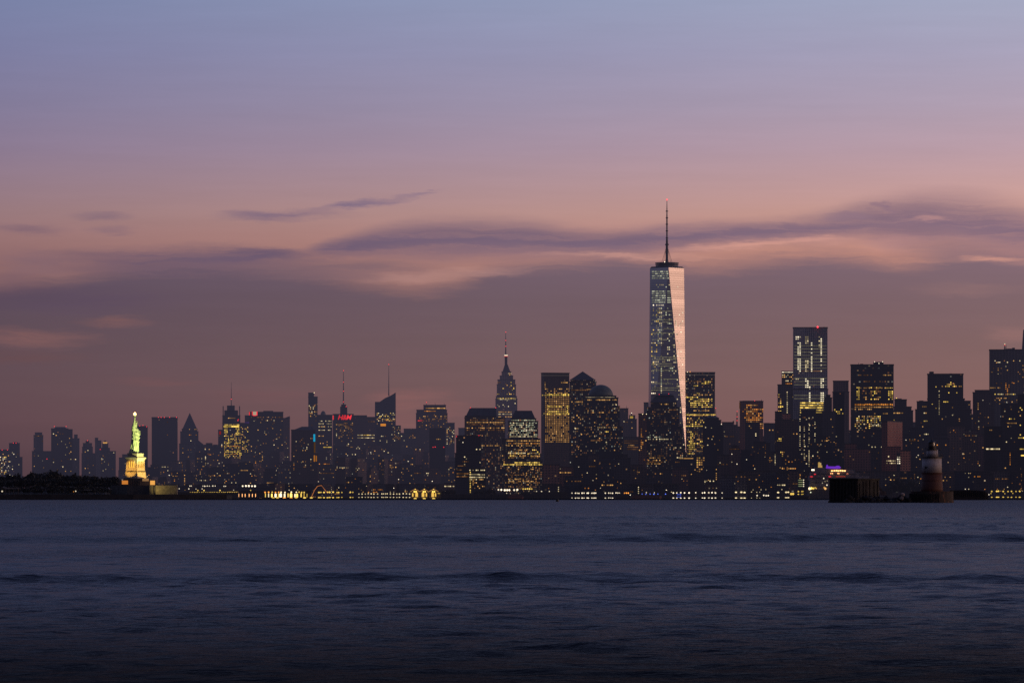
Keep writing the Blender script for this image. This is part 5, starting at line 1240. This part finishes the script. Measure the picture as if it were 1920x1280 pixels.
row([598, 601.5, 607.5, 614, 618, 624.5], 922.3, 932.2, 'y', 1.6, 1.35, 'bright yellow lamp with mirage inside the orange arch', sx=1.2)
row([487, 489.5], 923, 932.5, 'o', 1.4, 1.3, 'reddish orange lamp with mirage at the left end of the glowing arcade')
row([940, 946.5, 951, 955], 918, None, 'k', 2.4, 1.7, 'glaring white work light at the foot of the stepped tower with pale rows')
row([934.5, 964, 970], 917.8, None, 'k', 2.0, 1.4, 'smaller white work light at the edge of the glare under the stepped tower')
row([981, 985, 989, 993, 997], 916, None, 'y', 1.4, 1.2, 'yellow terminal lamp right of the white glare', sx=1.2)
row([1006, 1015.5, 1030], 921, None, 'k', 1.3, .95, 'single white lamp over the long dark pier')
row([950, 957, 976], 924.5, None, 'k', .9, .8, 'tiny white light on the shore above the red ferry')
row([455, 461, 466.5, 472.5, 478], 910.8, None, 'k', 2.4, 1.55, 'large white floodlamp in the row of five above the western pier', 6900)
row([356, 358.6, 380.5, 384, 388.5, 392.5, 399, 403.5, 420, 423], 910.8, None, 'k', 1.5, .95, 'white lamp in the broken row over the pier right of the island', 6900)
row([336, 354, 367.5, 379], 916, None, 'k', 1.3, .95, 'low white lamp near the right end of the rampart wall', 6900)
row([371, 382.5, 412.5, 470], 919, None, 'y', 1.3, 1.0, 'greenish yellow lamp on the roof of the long pier shed', 6900)
# glowing arcade: tall lit openings along a pier hall
hall = empty('pier_hall', PT(535, HOR, 6960), 'long pier hall glowing with bright yellow arched openings', 'hall')
MB().box(kx(426, 6962), kx(584, 6962), 6963, 6985, 1, zz(920.5, 6962)).build('wall', M['dark'], hall)
MB().box(kx(425, 6962), kx(585, 6962), 6961, 6986, zz(920.5, 6962) + .02, zz(919.6, 6962)).build('roof', M['roof'], hall)
ra = random.Random(3)
def arch(px, w_, y0, y1, c, s):
    n = 8; a = kx(px - w_ / 2, 6960); b = kx(px + w_ / 2, 6960); zb, zt_ = zz(y1, 6960), zz(y0, 6960); r = (b - a) / 2
    pts = [(a, zb), (b, zb)] + [((a + b) / 2 + r * math.cos(t), max(zb, zt_ - r) + r * math.sin(t)) for t in [math.pi * i / n for i in range(n + 1)]]
    ri = .55; cxm = (a + b) / 2; zc = (zb + zt_) / 2
    mb = MB(); mb.v = [(x, 6962.4, z) for x, z in pts]; mb.f = [tuple(range(len(pts)))]
    return mb.build('lit_arch', emis('arch_glow', WCOL[c], s * 1.35), hall)
for x, w_, s in [(497.5, 1.6, .7), (503.5, 1.8, .8), (509.5, 2.6, 1.5), (516.5, 3.2, 1.9), (522, 2.0, .7), (526, 4.6, 1.6), (533.5, 3.0, 1.2), (540, 1.6, 1.1), (545.5, 4.2, 1.9), (553, 2.6, 1.1), (557, 3.2, 1.5), (564.5, 2.4, .8), (570, 1.4, .5), (575.5, 1.3, .45)]:
    arch(x, w_, 924.5 + ra.uniform(-.8, .8), 931.5, ra.choice('yyyw'), s)
for x in (497, 503, 511, 517, 522, 527, 534, 546, 555, 560, 565, 571): lamp('arcade_lamp', x + ra.uniform(-.8, .8), 922.3 + ra.uniform(-.4, .4), 6959, 1.5, ra.choice('ywwo'), ra.uniform(.7, 1.6), hall)
for x in (512, 520, 533, 545, 556, 571, 583): lamp('mirage_glow', x + ra.uniform(-.8, .8), 932.6, 6958, 1.8, ra.choice('yyo'), ra.uniform(.7, 1.5), hall, 1.7, .6)  # mirage of the arcade lights, added as flattened glowing bodies at the waterline
for x in (429, 439.5, 447.5, 454, 459.5, 467, 473, 479): arch(x, 1.0, 925.2, 931, 'd', 1.6)
for ya in (921.8,): MB().quad(PT(427, ya + .5, 6960.5), PT(447, ya + .5, 6960.5), PT(447, ya - .5, 6960.5), PT(427, ya - .5, 6960.5)).build('lit_eave', emis('eave_glow', (1, .62, .22), .35), hall)
# orange outlined arch frame
af = empty('arch_frame', PT(599, HOR, 6940), 'orange-lit trapezoid arch frame beside the glowing pier hall', 'arch')
am = MB(); pts = [PT(x, y, 6940) for x, y in ((584, 931), (590, 918), (595.5, 910.8), (602.8, 909.6), (608.5, 917), (614, 924))]
am.tube(pts, [.42] * len(pts), 6); am.build('frame', emis('arch_neon', (1, .33, .10), .5), af)
# long pier shed with a row of tiny lights, right of the island
ps = empty('pier_shed', PT(380, HOR, 6700), 'long low dark pier shed with a thin row of yellow lights along its roof edge', 'shed')
MB().box(kx(326, 6700), kx(446, 6700), 6700, 6720, .5, zz(922.6, 6700)).build('wall', M['dark'], ps)
MB().box(kx(325, 6700), kx(447, 6700), 6698.6, 6721, zz(922.6, 6700) + .02, zz(922.0, 6700)).build('roof', M['roof'], ps)
for i in range(26): lamp('eave_lamp', 357 + i * 3.45 + rq.uniform(-.8, .8), 922.2, 6697.5, .65, 'y', rq.uniform(.5, 1.2), ps, 1.5, .7)
# three gabled, yellow-lit pavilions
GOLD = emis('gable_glow', (1, .60, .12), .9); GOLDD = plain('gable_wall', (.30, .22, .10), .8)
for i, (cx_, w_) in enumerate(((778.5, 16), (795.5, 14), (813, 16))):
    D = 6960
    r_ = empty('gabled_pavilion', PT(cx_, HOR, D), ('leftmost', 'middle', 'rightmost')[i] + ' of the three golden-lit gabled ferry pavilions', 'pavilion', 'golden-lit gabled pavilions on the quay')
    a, b = kx(cx_ - w_ / 2, D), kx(cx_ + w_ / 2, D); c = (a + b) / 2
    mb = MB(); ze, zp = zz(921, D), zz(916.4, D)
    mb.v = [(a, D, .8), (b, D, .8), (b, D, ze), (c, D, zp), (a, D, ze)] + [(a, D + 16, .8), (b, D + 16, .8), (b, D + 16, ze), (c, D + 16, zp), (a, D + 16, ze)]
    mb.f = [(0, 1, 2, 3, 4), (9, 8, 7, 6, 5), (0, 5, 6, 1), (1, 6, 7, 2), (4, 9, 5, 0)]
    w__ = mb.build('wall', GOLDD, r_)
    rfm = MB(); rfm.tube([(a - .8, D - .6, ze - .2), (c, D - .6, zp + .4), (b + .8, D - .6, ze - .2)], [.42, .42, .42], 4)
    rfm.build('roof_edge', emis('roof_edge_glow', (1, .5, .16), .45), r_)
    rm_ = MB(); rm_.v = [(a - .8, D - .4, ze - .1), (c, D - .4, zp + .5), (b + .8, D - .4, ze - .1), (a - .8, D + 17, ze - .1), (c, D + 17, zp + .5), (b + .8, D + 17, ze - .1)]
    rm_.f = [(0, 1, 4, 3), (1, 2, 5, 4)]; rm_.build('roof', M['roof'], r_)
    k = .28 * (b - a)
    for q, (xx, hw, y0, y1) in enumerate(((c + k * .6 * (1, -1, -.6)[i], 1.9, 924.5, 931), (c - k * (1, -1, -.8)[i], 1.0, 925, 930.5))):
        pts = [(xx - hw, zz(y1, D)), (xx + hw, zz(y1, D)), (xx + hw, zz(y0, D))] + [(xx + hw * math.cos(t), zz(y0, D) + hw * math.sin(t)) for t in (.8, 1.57, 2.34)] + [(xx - hw, zz(y0, D))]
        m_ = MB(); m_.v = [(x, D - .35, z) for x, z in pts]; m_.f = [tuple(range(len(pts)))]
        m_.build('lit_doorway', GOLD, r_)
    for q in (-1.6, 1.6): lamp('gable_lamp', cx_ + q, 921.2, D - 1.2, 1.5, 'y', 1.8, r_)
    lamp('ridge_lamp', cx_, 916.8, D - 1.2, .9, 'y', 1.4, r_)
    lamp('mirage_glow', cx_, 934, D - 2.5, 1.2, 'y', 1.7, r_, 2.6, .55)  # mirrored gable light at the waterline, added as a glowing body
ls = empty('waiting_shed', PT(822, HOR, 6960), 'small dim yellow shed at the right end of the three lit gables', 'shed')
MB().box(kx(816.5, 6970), kx(827, 6970), 6970, 6984, .8, zz(922.5, 6970)).build('wall', GOLDD, ls)
for x in (818.5, 821.5, 824.5): lamp('eave_lamp', x, 924.5, 6968.5, 1.0, 'y', .8, ls)
# ------------------------------------------------------------------ ships, barges, breakwaters
RUST = plain('rusty_red_paint', (.16, .055, .04), .8, .25, .3); HULL = plain('black_hull', (.012, .012, .015), .6); PALE = plain('ship_white', (.16, .15, .17), .6)
def hull(name, label, cat, px0, px1, ytop, D, beam, mat, root=None, rake=.04):
    o = root or empty(name, PT((px0 + px1) / 2, HOR, D), label, cat)
    a, b = kx(px0, D), kx(px1, D); L = b - a; zt_ = zz(ytop, D)
    top = [(a, D), (b - L * .06, D), (b, D + beam / 2), (b - L * .06, D + beam), (a, D + beam)]
    bot = [(a + L * rake, D + .8), (b - L * .10, D + .8), (b - L * rake, D + beam / 2), (b - L * .10, D + beam - .8), (a + L * rake, D + beam - .8)]
    MB().prism(bot, -.8, zt_, top).build('hull', mat, o)
    return o
fr = hull('ferry', 'low dull red ferry moored under the stepped tower with pale rows', 'ferry', 952, 982, 930.5, 6850, 12, RUST)
MB().box(kx(953.5, 6850), kx(980, 6850), 6852, 6861, zz(930.3, 6850), zz(927.6, 6850)).build('cabin', RUST, fr)
MB().quad(PT(953.5, 929.6, 6851.7), PT(980, 929.6, 6851.7), PT(980, 928.8, 6851.7), PT(953.5, 928.8, 6851.7)).build('window_strip', M['dark'], fr)
MB().box(kx(960, 6850), kx(968, 6850), 6854, 6860, zz(927.55, 6850), zz(926.4, 6850)).build('wheelhouse', RUST, fr)
pr_ = empty('pier', PT(990, HOR, 6880), 'long flat black pier stretching left and right of the red ferry', 'pier')
MB().box(kx(827, 6880), kx(1066, 6880), 6880, 6896, -.8, zz(925.8, 6880)).build('deck', HULL, pr_)
MB().box(kx(1000, 6880), kx(1064, 6880), 6884, 6895, zz(925.9, 6880), zz(921.4, 6880)).build('shed', HULL, pr_)
for x in range(832, 1066, 13): MB().lathe(kx(x, 6879), 6879.2, [(.5, -.8), (.5, zz(924.8, 6880))], 6).build('pile', HULL, pr_)
tg = hull('tugboat', 'black tugboat lying left of the reddish barge', 'tugboat', 1154, 1184, 930.2, 6800, 9, HULL)
MB().box(kx(1160, 6800), kx(1177, 6800), 6802, 6808, zz(930, 6800), zz(928.2, 6800)).build('deckhouse', HULL, tg)
MB().box(kx(1163, 6800), kx(1169, 6800), 6803, 6807, zz(928.2, 6800) + .02, zz(926.7, 6800)).build('wheelhouse', HULL, tg)
lamp('stern_lamp', 1181.8, 927.4, 6799, 1.0, 'k', 1.3, tg)
bg_ = hull('barge', 'long rust-red barge between the tugboat and the white quay lamps', 'barge', 1184, 1241, 929.2, 6810, 14, plain('barge_rust', (.11, .05, .042), .85, .3, .3), None, .01)
MB().box(kx(1187, 6810), kx(1236, 6810), 6814, 6822, zz(929.1, 6810), zz(928.3, 6810)).build('hatch_cover', RUST, bg_)
la = hull('launch', 'small black launch near the yellow shore lights left of the cruise ship', 'launch', 1482, 1519, 930.3, 6500, 8, HULL)
MB().box(kx(1487, 6500), kx(1497, 6500), 6502, 6507, zz(930, 6500), zz(928, 6500)).build('cabin', HULL, la)
# cruise ship behind the concrete block
DC = 6620.0
cs = empty('cruise_ship', PT(1575, HOR, DC), 'cruise ship with a violet-lit upper deck and red lit balconies behind the concrete block', 'ship')
hull('cruise_ship', '', '', 1513, 1652, 917, DC, 26, plain('ship_hull', (.05, .05, .065), .5), cs, .03)
MB().box(kx(1514, DC), kx(1648, DC), DC + .9, DC + 2.0, zz(931.6, DC), zz(929, DC)).build('boot_stripe', RUST, cs)
def deck(x0, x1, y0, y1, i): MB().prism([(kx(x0, DC), DC + 2 + i), (kx(x1, DC), DC + 2 + i), (kx(x1, DC), DC + 23 - i), (kx(x0, DC), DC + 23 - i)], zz(y1, DC), zz(y0, DC) - .02).build('deck', PALE, cs)
deck(1518, 1640, 909, 917, 0); deck(1519, 1636, 900, 909, .5); deck(1517, 1630, 892, 900, 1); deck(1520, 1612, 885, 892, 1.5); deck(1526, 1604, 880, 885, 2); deck(1528, 1560, 876, 880, 2.5)
for y in (888, 896, 904, 912): MB().quad(PT(1520, y + .5, DC + 1.2), PT(1606, y + .5, DC + 1.2), PT(1606, y - .5, DC + 1.2), PT(1520, y - .5, DC + 1.2)).build('balcony_row', M['dark'], cs)
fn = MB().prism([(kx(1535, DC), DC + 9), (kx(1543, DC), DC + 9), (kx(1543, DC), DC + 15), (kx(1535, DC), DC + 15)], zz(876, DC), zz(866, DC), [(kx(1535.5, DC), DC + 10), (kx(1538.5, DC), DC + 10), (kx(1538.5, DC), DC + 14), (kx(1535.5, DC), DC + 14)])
fn.build('funnel', emis('funnel_glow', (1, .62, .18), .45), cs)  # floodlight on the funnel is put in as its own emission
MB().tube([PT(1540, 876, DC + 10), PT(1540, 862.5, DC + 10)], [.5, .15], 6).build('mast', M['metal'], cs)
def lit(name, x0, x1, y0, y1, c, s, d=0.0): MB().quad(PT(x0, y1, DC + d), PT(x1, y1, DC + d), PT(x1, y0, DC + d), PT(x0, y0, DC + d)).build(name, emis('ship_' + name, WCOL[c], s), cs)
vm_ = MB()
vp = [PT(x, y, DC + 3.4) for x, y in ((1548.5, 877.5), (1549.5, 871.5), (1551.5, 870.5), (1553, 873.8), (1560, 873.8), (1566, 874), (1569, 872.6), (1573, 872.6), (1577, 876), (1574, 878.2), (1560, 878.2))]
vm_.v = [tuple(p) for p in vp]; vm_.f = [tuple(reversed(range(len(vp))))]
vm_.build('violet_canopy', emis('violet_deck_light', (.22, .045, .75), .62), cs)
MB().box(kx(1549, DC), kx(1577, DC), DC + 4, DC + 8, zz(880.2, DC), zz(873.9, DC)).build('pool_deck_house', PALE, cs)
lit('white_searchlight', 1521.5, 1527, 879.2, 882, 'k', 2.2, 3.5)
for x in (1560, 1564.5, 1568.5, 1572, 1576, 1580, 1584): lamp('deck_lamp', x, 882 + .3 * math.sin(x), DC - 1.5 + 3, 1.5, 'd', 3.2, cs, 1.3, .8)
for x in (1558, 1561, 1571, 1573): lamp('deck_lamp', x, 887.2, DC + 1, 1.0, 'd', 2.5, cs)
for (x, y, sx) in ((1521.5, 893.2, 2.6), (1528, 888.6, 2.0), (1556, 893, 2.6)): lamp('red_deck_lamp', x, y, DC + .5, 1.1, 'r', .7, cs, sx, 1)
MB().quad(PT(1567, 893.6, DC + .9), PT(1585, 893.6, DC + .9), PT(1585, 892.2, DC + .9), PT(1567, 892.2, DC + .9)).build('red_balcony_light', emis('balcony_glow', (1, .12, .06), .3), cs)
MB().quad(PT(1586.5, 889, DC + 1.2), PT(1591, 889, DC + 1.2), PT(1590, 886, DC + 1.2), PT(1587.5, 886.8, DC + 1.2)).build('orange_lifeboat_light', emis('lifeboat_glow', (1, .3, .16), .5), cs)
for (x, y, r, c, s) in ((1518, 915.5, 2.6, 'w', 1.6), (1521.5, 914.8, 2.2, 'y', 1.6), (1525, 915.2, 2.0, 'y', 1.0), (1528.5, 914, 1.6, 'y', .6), (1530.5, 915, 1.4, 'a', .6), (1547.5, 915.5, 2.2, 'a', 1.0), (1545.5, 913.5, 1.6, 'a', .6), (1550.5, 908.8, 1.2, 'k', 1.4), (1544.5, 896.4, 1.1, 'k', 1.3), (1542, 905, .9, 'k', .5), (1547, 902, .9, 'w', .4), (1551, 901, .9, 'w', .4), (1520, 922.5, 1.1, 'c', 1.3)):
    lamp('gangway_lamp', x, y, DC - 2.5, r, c, s, cs)
row([1497, 1503.5, 1505.5], 921, 926, 'y', 1.2, 1.1, 'yellow shore lamp with mirage between the launch and the cruise ship', 6560)
row([1483.5, 1487], 925.5, None, 'y', 1.7, 1.7, 'large yellow shore lamp above the black launch', 6520)
# small lit frame building left of the ship
sc_ = empty('lit_scaffold', PT(1502, HOR, 6900), 'small block of greenish lit floors left of the cruise ship', 'building')
MB().box(kx(1496, 6900), kx(1509, 6900), 6900, 6912, 2, zz(897, 6900)).build('wall', M['dark'], sc_)
for y in (899.5, 903.5, 907.5, 911):
    MB().quad(PT(1497, y + .55, 6899.5), PT(1505, y + .55, 6899.5), PT(1505, y - .55, 6899.5), PT(1497, y - .55, 6899.5)).build('window_band', emis('floor_glow', (.75, .85, .4), .35), sc_)
    lamp('corner_lamp', 1506.7, y, 6898.8, 1.0, 'k', 1.2, sc_)

# ------------------------------------------------------------------ lighthouse on its pier
D = 1450.0
WHITE = None
def streaked(name, base, streak, amt, rough=.75):
    m, nt = newmat(name)
    g = nt.new('ShaderNodeNewGeometry'); P = g.outputs['Position']
    n = nt.noise(nt.vm('MULTIPLY', P, (1.1, 1.1, .22)), 1.0, 6.0, .68); n2 = nt.noise(P, .5, 5.0, .6)
    k = nt.mr(nt.m('ADD', nt.m('MULTIPLY', n, .75), nt.m('MULTIPLY', n2, .35)), .55, .72, 0, amt)
    b = nt.new('ShaderNodeBsdfPrincipled'); nt.put(b.inputs['Base Color'], nt.mix(k, (*base, 1), (*streak, 1))); b.inputs['Roughness'].default_value = rough
    bp = nt.new('ShaderNodeBump'); bp.inputs['Distance'].default_value = .08; bp.inputs['Strength'].default_value = .5
    nt.put(bp.inputs['Height'], n2); nt.put(b.inputs['Normal'], bp.outputs[0])
    out(nt, b.outputs[0], False); return m
LW = streaked('weathered_white_iron', (.45, .41, .41), (.14, .06, .04), .85); LB = streaked('rusty_brown_iron', (.085, .030, .020), (.14, .05, .03), .8)
LK = plain('black_iron', (.012, .012, .014), .5, hazed=False); CONC = streaked('stained_concrete', (.022, .020, .018), (.085, .07, .055), .9, .9); PIERC = streaked('rust_stained_pier', (.045, .034, .03), (.24, .11, .065), .95, .9)
LENS = plain('lantern_glass', (.16, .155, .13), .1, hazed=False)
c = PT(1747.2, 0, D + 4); zl = lambda y: PT(0, y, D).z; R_ = lambda p: p * D / F
lh = empty('lighthouse', (c.x, c.y, zl(920)), 'squat white over brown iron lighthouse with a black lantern on a stone pier', 'lighthouse')
MB().lathe(c.x, c.y, [(R_(21.0), zl(922)), (R_(20.6), zl(916)), (R_(19.2), zl(886.2))], 40).build('lower_tower', LB, lh, True)
MB().lathe(c.x, c.y, [(R_(18.6), zl(886.4)), (R_(18.1), zl(858))], 40).build('upper_tower', LW, lh, True)
MB().lathe(c.x, c.y, [(R_(17), zl(858.5)), (R_(20.8), zl(857.4)), (R_(20.8), zl(856.4)), (R_(12), zl(856.3))], 40).build('gallery', LK, lh)
MB().lathe(c.x + R_(.7), c.y, [(R_(11.3), zl(856.4)), (R_(10.4), zl(843))], 32).build('watch_room', LW, lh, True)
MB().lathe(c.x, c.y, [(R_(9), zl(843.2)), (R_(12.4), zl(842.6)), (R_(12.4), zl(841.8)), (R_(6), zl(841.7))], 32).build('lantern_gallery', LK, lh)
MB().lathe(c.x, c.y, [(R_(7.6), zl(842)), (R_(7.6), zl(835.2))], 16).build('lantern_base', LK, lh)
MB().lathe(c.x, c.y, [(R_(5.6), zl(835.3)), (R_(5.6), zl(829))], 12).build('lantern_glass', LENS, lh)
bars = MB()
for k in range(10):
    a = k * math.tau / 10 + .2
    bars.tube([(c.x + R_(5.9) * math.cos(a), c.y + R_(5.9) * math.sin(a), zl(835.4)), (c.x + R_(5.9) * math.cos(a), c.y + R_(5.9) * math.sin(a), zl(828.6))], [.07, .07], 5)
bars.build('lantern_bars', LK, lh)
MB().lathe(c.x, c.y, [(R_(8.0), zl(829.2)), (R_(7.8), zl(828.4)), (R_(3.6), zl(825.6)), (R_(1.2), zl(824)), (R_(1.3), zl(822.8)), (R_(.3), zl(821.8)), (R_(.15), zl(818.5))], 20).build('lantern_roof', LK, lh)
def rail(r, y0, y1, n, nm):
    mb = MB()
    for k in range(n):
        a = k * math.tau / n; x, y = c.x + r * math.cos(a), c.y + r * math.sin(a)
        mb.tube([(x, y, zl(y0)), (x, y, zl(y1))], [.035, .035], 4)
    for yy in (y1, (y0 + y1) / 2):
        pts = [(c.x + r * math.cos(k * math.tau / 32), c.y + r * math.sin(k * math.tau / 32), zl(yy)) for k in range(33)]
        mb.tube(pts, [.03] * 33, 4)
    mb.build(nm, LK, lh)
rail(R_(20.4), 856.4, 851.2, 22, 'gallery_railing'); rail(R_(12.2), 841.8, 837.4, 16, 'lantern_railing')
for (a, y0, y1) in ((-2.3, 878, 874),):
    r = R_(18.75) if y0 < 886 else R_(20.6)
    x, y = c.x + r * math.cos(a), c.y + r * math.sin(a); t = Vector((-math.sin(a), math.cos(a), 0)) * .38; n = Vector((math.cos(a), math.sin(a), 0)) * .12
    p = Vector((x, y, 0)); MB().prism([tuple((p - t - n * 2)[:2]), tuple((p + t - n * 2)[:2]), tuple((p + t + n)[:2]), tuple((p - t + n)[:2])][::-1][::-1], zl(y0), zl(y1)).build('window', LK, lh)
for yy in (900.5, 886.4): MB().lathe(c.x, c.y, [(R_(18), zl(yy) - .12), (R_(20.2), zl(yy) - .1), (R_(20.2), zl(yy) + .1), (R_(18), zl(yy) + .12)], 40).build('iron_band', LB, lh)
# small davit on the gallery side
MB().tube([(c.x + R_(12), c.y - 2, zl(843)), (c.x + R_(15.5), c.y - 2, zl(843)), (c.x + R_(15.5), c.y - 2, zl(838))], [.12, .12, .08], 6).build('davit', LK, lh)

lp = empty('stone_pier', (c.x, c.y, 0), 'rust-stained round stone pier under the lighthouse', 'pier')
mb = MB(); ring = lambda r, sx: [(c.x + sx * R_(r) * math.cos(k * math.tau / 36), c.y + R_(r) * .9 * math.sin(k * math.tau / 36)) for k in range(36)]
mb.prism(ring(41, 1), -1.0, zl(922.5), ring(40.2, 1)); mb.prism(ring(42, 1), -1.0, zl(938), ring(41.6, 1)); mb.prism(ring(40.6, 1), zl(922.5) + .02, zl(920.6))
mb.build('drum', PIERC, lp)
fm_ = MB()
for k in range(26):
    a = math.pi + k * math.pi / 25 * .58; fm_.tube([(c.x + R_(41.8) * math.cos(a), c.y + R_(41.8) * .9 * math.sin(a), -.5), (c.x + R_(41.8) * math.cos(a), c.y + R_(41.8) * .9 * math.sin(a), zl(924 + (k * 7 % 5) * .6))], [.16, .14], 5)
fm_.build('fender_piles', CONC, lp)
# broken rock breakwater between block and lighthouse
rr = random.Random(21)
ROCK = plain('wet_rock', (.012, .011, .011), .8, .8, .4, hazed=False)
bw = MB()
def boulder(mb, x, y, z, r):
    b = len(mb.v); n = 7; m_ = 5; sc = [rr.uniform(.7, 1.25) for _ in range(n * m_)]
    for j in range(m_):
        ph = -1.3 + 2.6 * j / (m_ - 1)
        for i in range(n):
            t = math.tau * i / n + j * .3; q = r * sc[j * n + i]
            mb.v.append((x + q * math.cos(ph) * math.cos(t), y + q * math.cos(ph) * math.sin(t), z + q * .75 * math.sin(ph)))
    for j in range(m_ - 1):
        for i in range(n): mb.f.append((b + j * n + i, b + j * n + (i + 1) % n, b + (j + 1) * n + (i + 1) % n, b + (j + 1) * n + i))
    mb.f.append(tuple(b + i for i in reversed(range(n)))); mb.f.append(tuple(b + (m_ - 1) * n + i for i in range(n)))
for i in range(90):
    p = rr.uniform(1586, 1716); top = 925 + 5 * abs(math.sin(p * .11)) + (3 if 1668 < p < 1690 else 0); d = D + rr.uniform(-2, 9)
    boulder(bw, (p - 960) / F * d, d, rr.uniform(-.3, PT(0, top, d).z - .9), rr.uniform(.8, 1.5))
for i in range(30):
    p = rr.uniform(1580, 1745); d = D - 3 + rr.uniform(-1, 1); boulder(bw, (p - 960) / F * d, d, rr.uniform(-.3, .3), rr.uniform(.5, .9))
o = bw.build('rock_breakwater', ROCK); tag(o, 'low heap of black rocks between the concrete block and the lighthouse', 'breakwater', None, 'stuff')
for (p, y0, r, lab, nm) in ((1692, 926.5, .85, 'pale rounded marker boulder on the rocks left of the lighthouse', 'pale_boulder'), (1656, 920.5, .8, 'pale broken slab leaning on the right end of the concrete block', 'pale_slab')):
    pb = MB(); q = PT(p, y0, D - 3)
    if nm == 'pale_boulder':
        boulder(pb, q.x, q.y, q.z, r); boulder(pb, q.x - .25, q.y, q.z - 1.1, r * .9)
    else:
        pb.v = [tuple(PT(x, y, D - 2.5)) for x, y in ((1648, 913), (1650.5, 912), (1654, 920), (1662, 921), (1662, 928), (1651, 928))] + [tuple(PT(x, y, D - 1)) for x, y in ((1648, 913), (1650.5, 912), (1654, 920), (1662, 921), (1662, 928), (1651, 928))]
        pb.f = [tuple(reversed(range(6))), tuple(range(6, 12))] + [(i, (i + 1) % 6, (i + 1) % 6 + 6, i + 6) for i in range(6)]
    tag(pb.build(nm, plain(nm + '_stone', (.26, .21, .20) if nm == 'pale_boulder' else (.10, .08, .08), .85, .8, .4, hazed=False)), lab, 'boulder' if nm == 'pale_boulder' else 'slab')
# concrete block standing in the water, one corner toward the viewer
cb = empty('concrete_block', PT(1602, HOR, D), 'massive black concrete block with a jutting cap left of the lighthouse', 'concrete block')
k0, k1, k2 = PT(1554.5, 0, D + 3), PT(1609, 0, D - 1), PT(1649, 0, D + 12)
back = k0 + (k2 - k1)
fp = [(p.x, p.y) for p in (k0, k1, k2, back)]
cc = sum((Vector((*p, 0)) for p in fp), Vector()) / 4
def grow(q): return [tuple((cc + (Vector((*p, 0)) - cc) * q)[:2]) for p in fp]
MB().prism(grow(1.0), -1, zl(899.5), grow(.985)).build('wall', CONC, cb)
MB().prism(grow(1.02), zl(899.5) + .01, zl(896.4)).build('cap', CONC, cb)
rb = MB()
for (i, j, n) in ((0, 1, 9), (1, 2, 6)):
    a, b = Vector((*fp[i], 0)), Vector((*fp[j], 0)); nn = Vector(((b - a).y, -(b - a).x, 0)).normalized()
    for k in range(n):
        p = a.lerp(b, (k + .5 + rr.uniform(-.2, .2)) / n); t = (b - a).normalized() * .28
        rb.prism([tuple((p - t - nn * .2)[:2]), tuple((p - t + nn * .18)[:2]), tuple((p + t + nn * .18)[:2]), tuple((p + t - nn * .2)[:2])], -.6, zl(899.7 + rr.uniform(0, 6)))
rb.build('timber_fenders', CONC, cb)
MB().prism(grow(1.04), -1, zl(938.6)).build('footing', CONC, cb)
# long dark breakwater at the right, buoy
DB = 3000.0
bk = empty('breakwater', PT(1820, HOR, DB), 'long low black breakwater right of the lighthouse', 'breakwater')
mb = MB(); xs = [1780, 1798, 1815, 1832, 1847, 1853]; ys = [919, 918.4, 918.2, 918.8, 920.4, 926]
for a, b, ya, yb in zip(xs, xs[1:], ys, ys[1:]):
    x0, x1 = (a - 960) / F * DB, (b - 960) / F * DB; z0, z1 = PT(0, ya, DB).z, PT(0, yb, DB).z; n = len(mb.v)
    mb.v += [(x0, DB - 2, -.8), (x1, DB - 2, -.8), (x1, DB, z1), (x0, DB, z0), (x0, DB + 8, -.8), (x1, DB + 8, -.8), (x1, DB + 6, z1), (x0, DB + 6, z0)]
    mb.f += [(n, n + 1, n + 2, n + 3), (n + 3, n + 2, n + 6, n + 7), (n + 5, n + 4, n + 7, n + 6), (n + 1, n + 5, n + 6, n + 2), (n + 4, n, n + 3, n + 7)]
mb.build('wall', ROCK, bk)
pl = MB()
for i in range(18):
    x = (1784 + i * 3.9 - 960) / F * DB; pl.tube([(x, DB - 1.2, -.5), (x, DB - 1.2, PT(0, 918 + (i * 5 % 4) * .5, DB).z)], [.22, .2], 5)
pl.build('timber_piles', ROCK, bk)
lamp('end_lamp', 1854.2, 926.8, DB - 3, .9, 'k', 1.4, bk)
DBu = 1850.0
bu = empty('buoy', PT(1045, HOR, DBu), 'small black can buoy floating in front of the long pier', 'buoy')
q = PT(1045, 0, DBu); z = lambda y: PT(0, y, DBu).z
MB().lathe(q.x, q.y, [(.45, -.4), (.55, -.1), (.55, z(936.2)), (.38, z(935)), (.1, z(934.2))], 12).build('float', LK, bu)
MB().lathe(q.x, q.y, [(.62, .05), (.66, .2), (.62, .35)], 12).build('rubbing_ring', LK, bu)
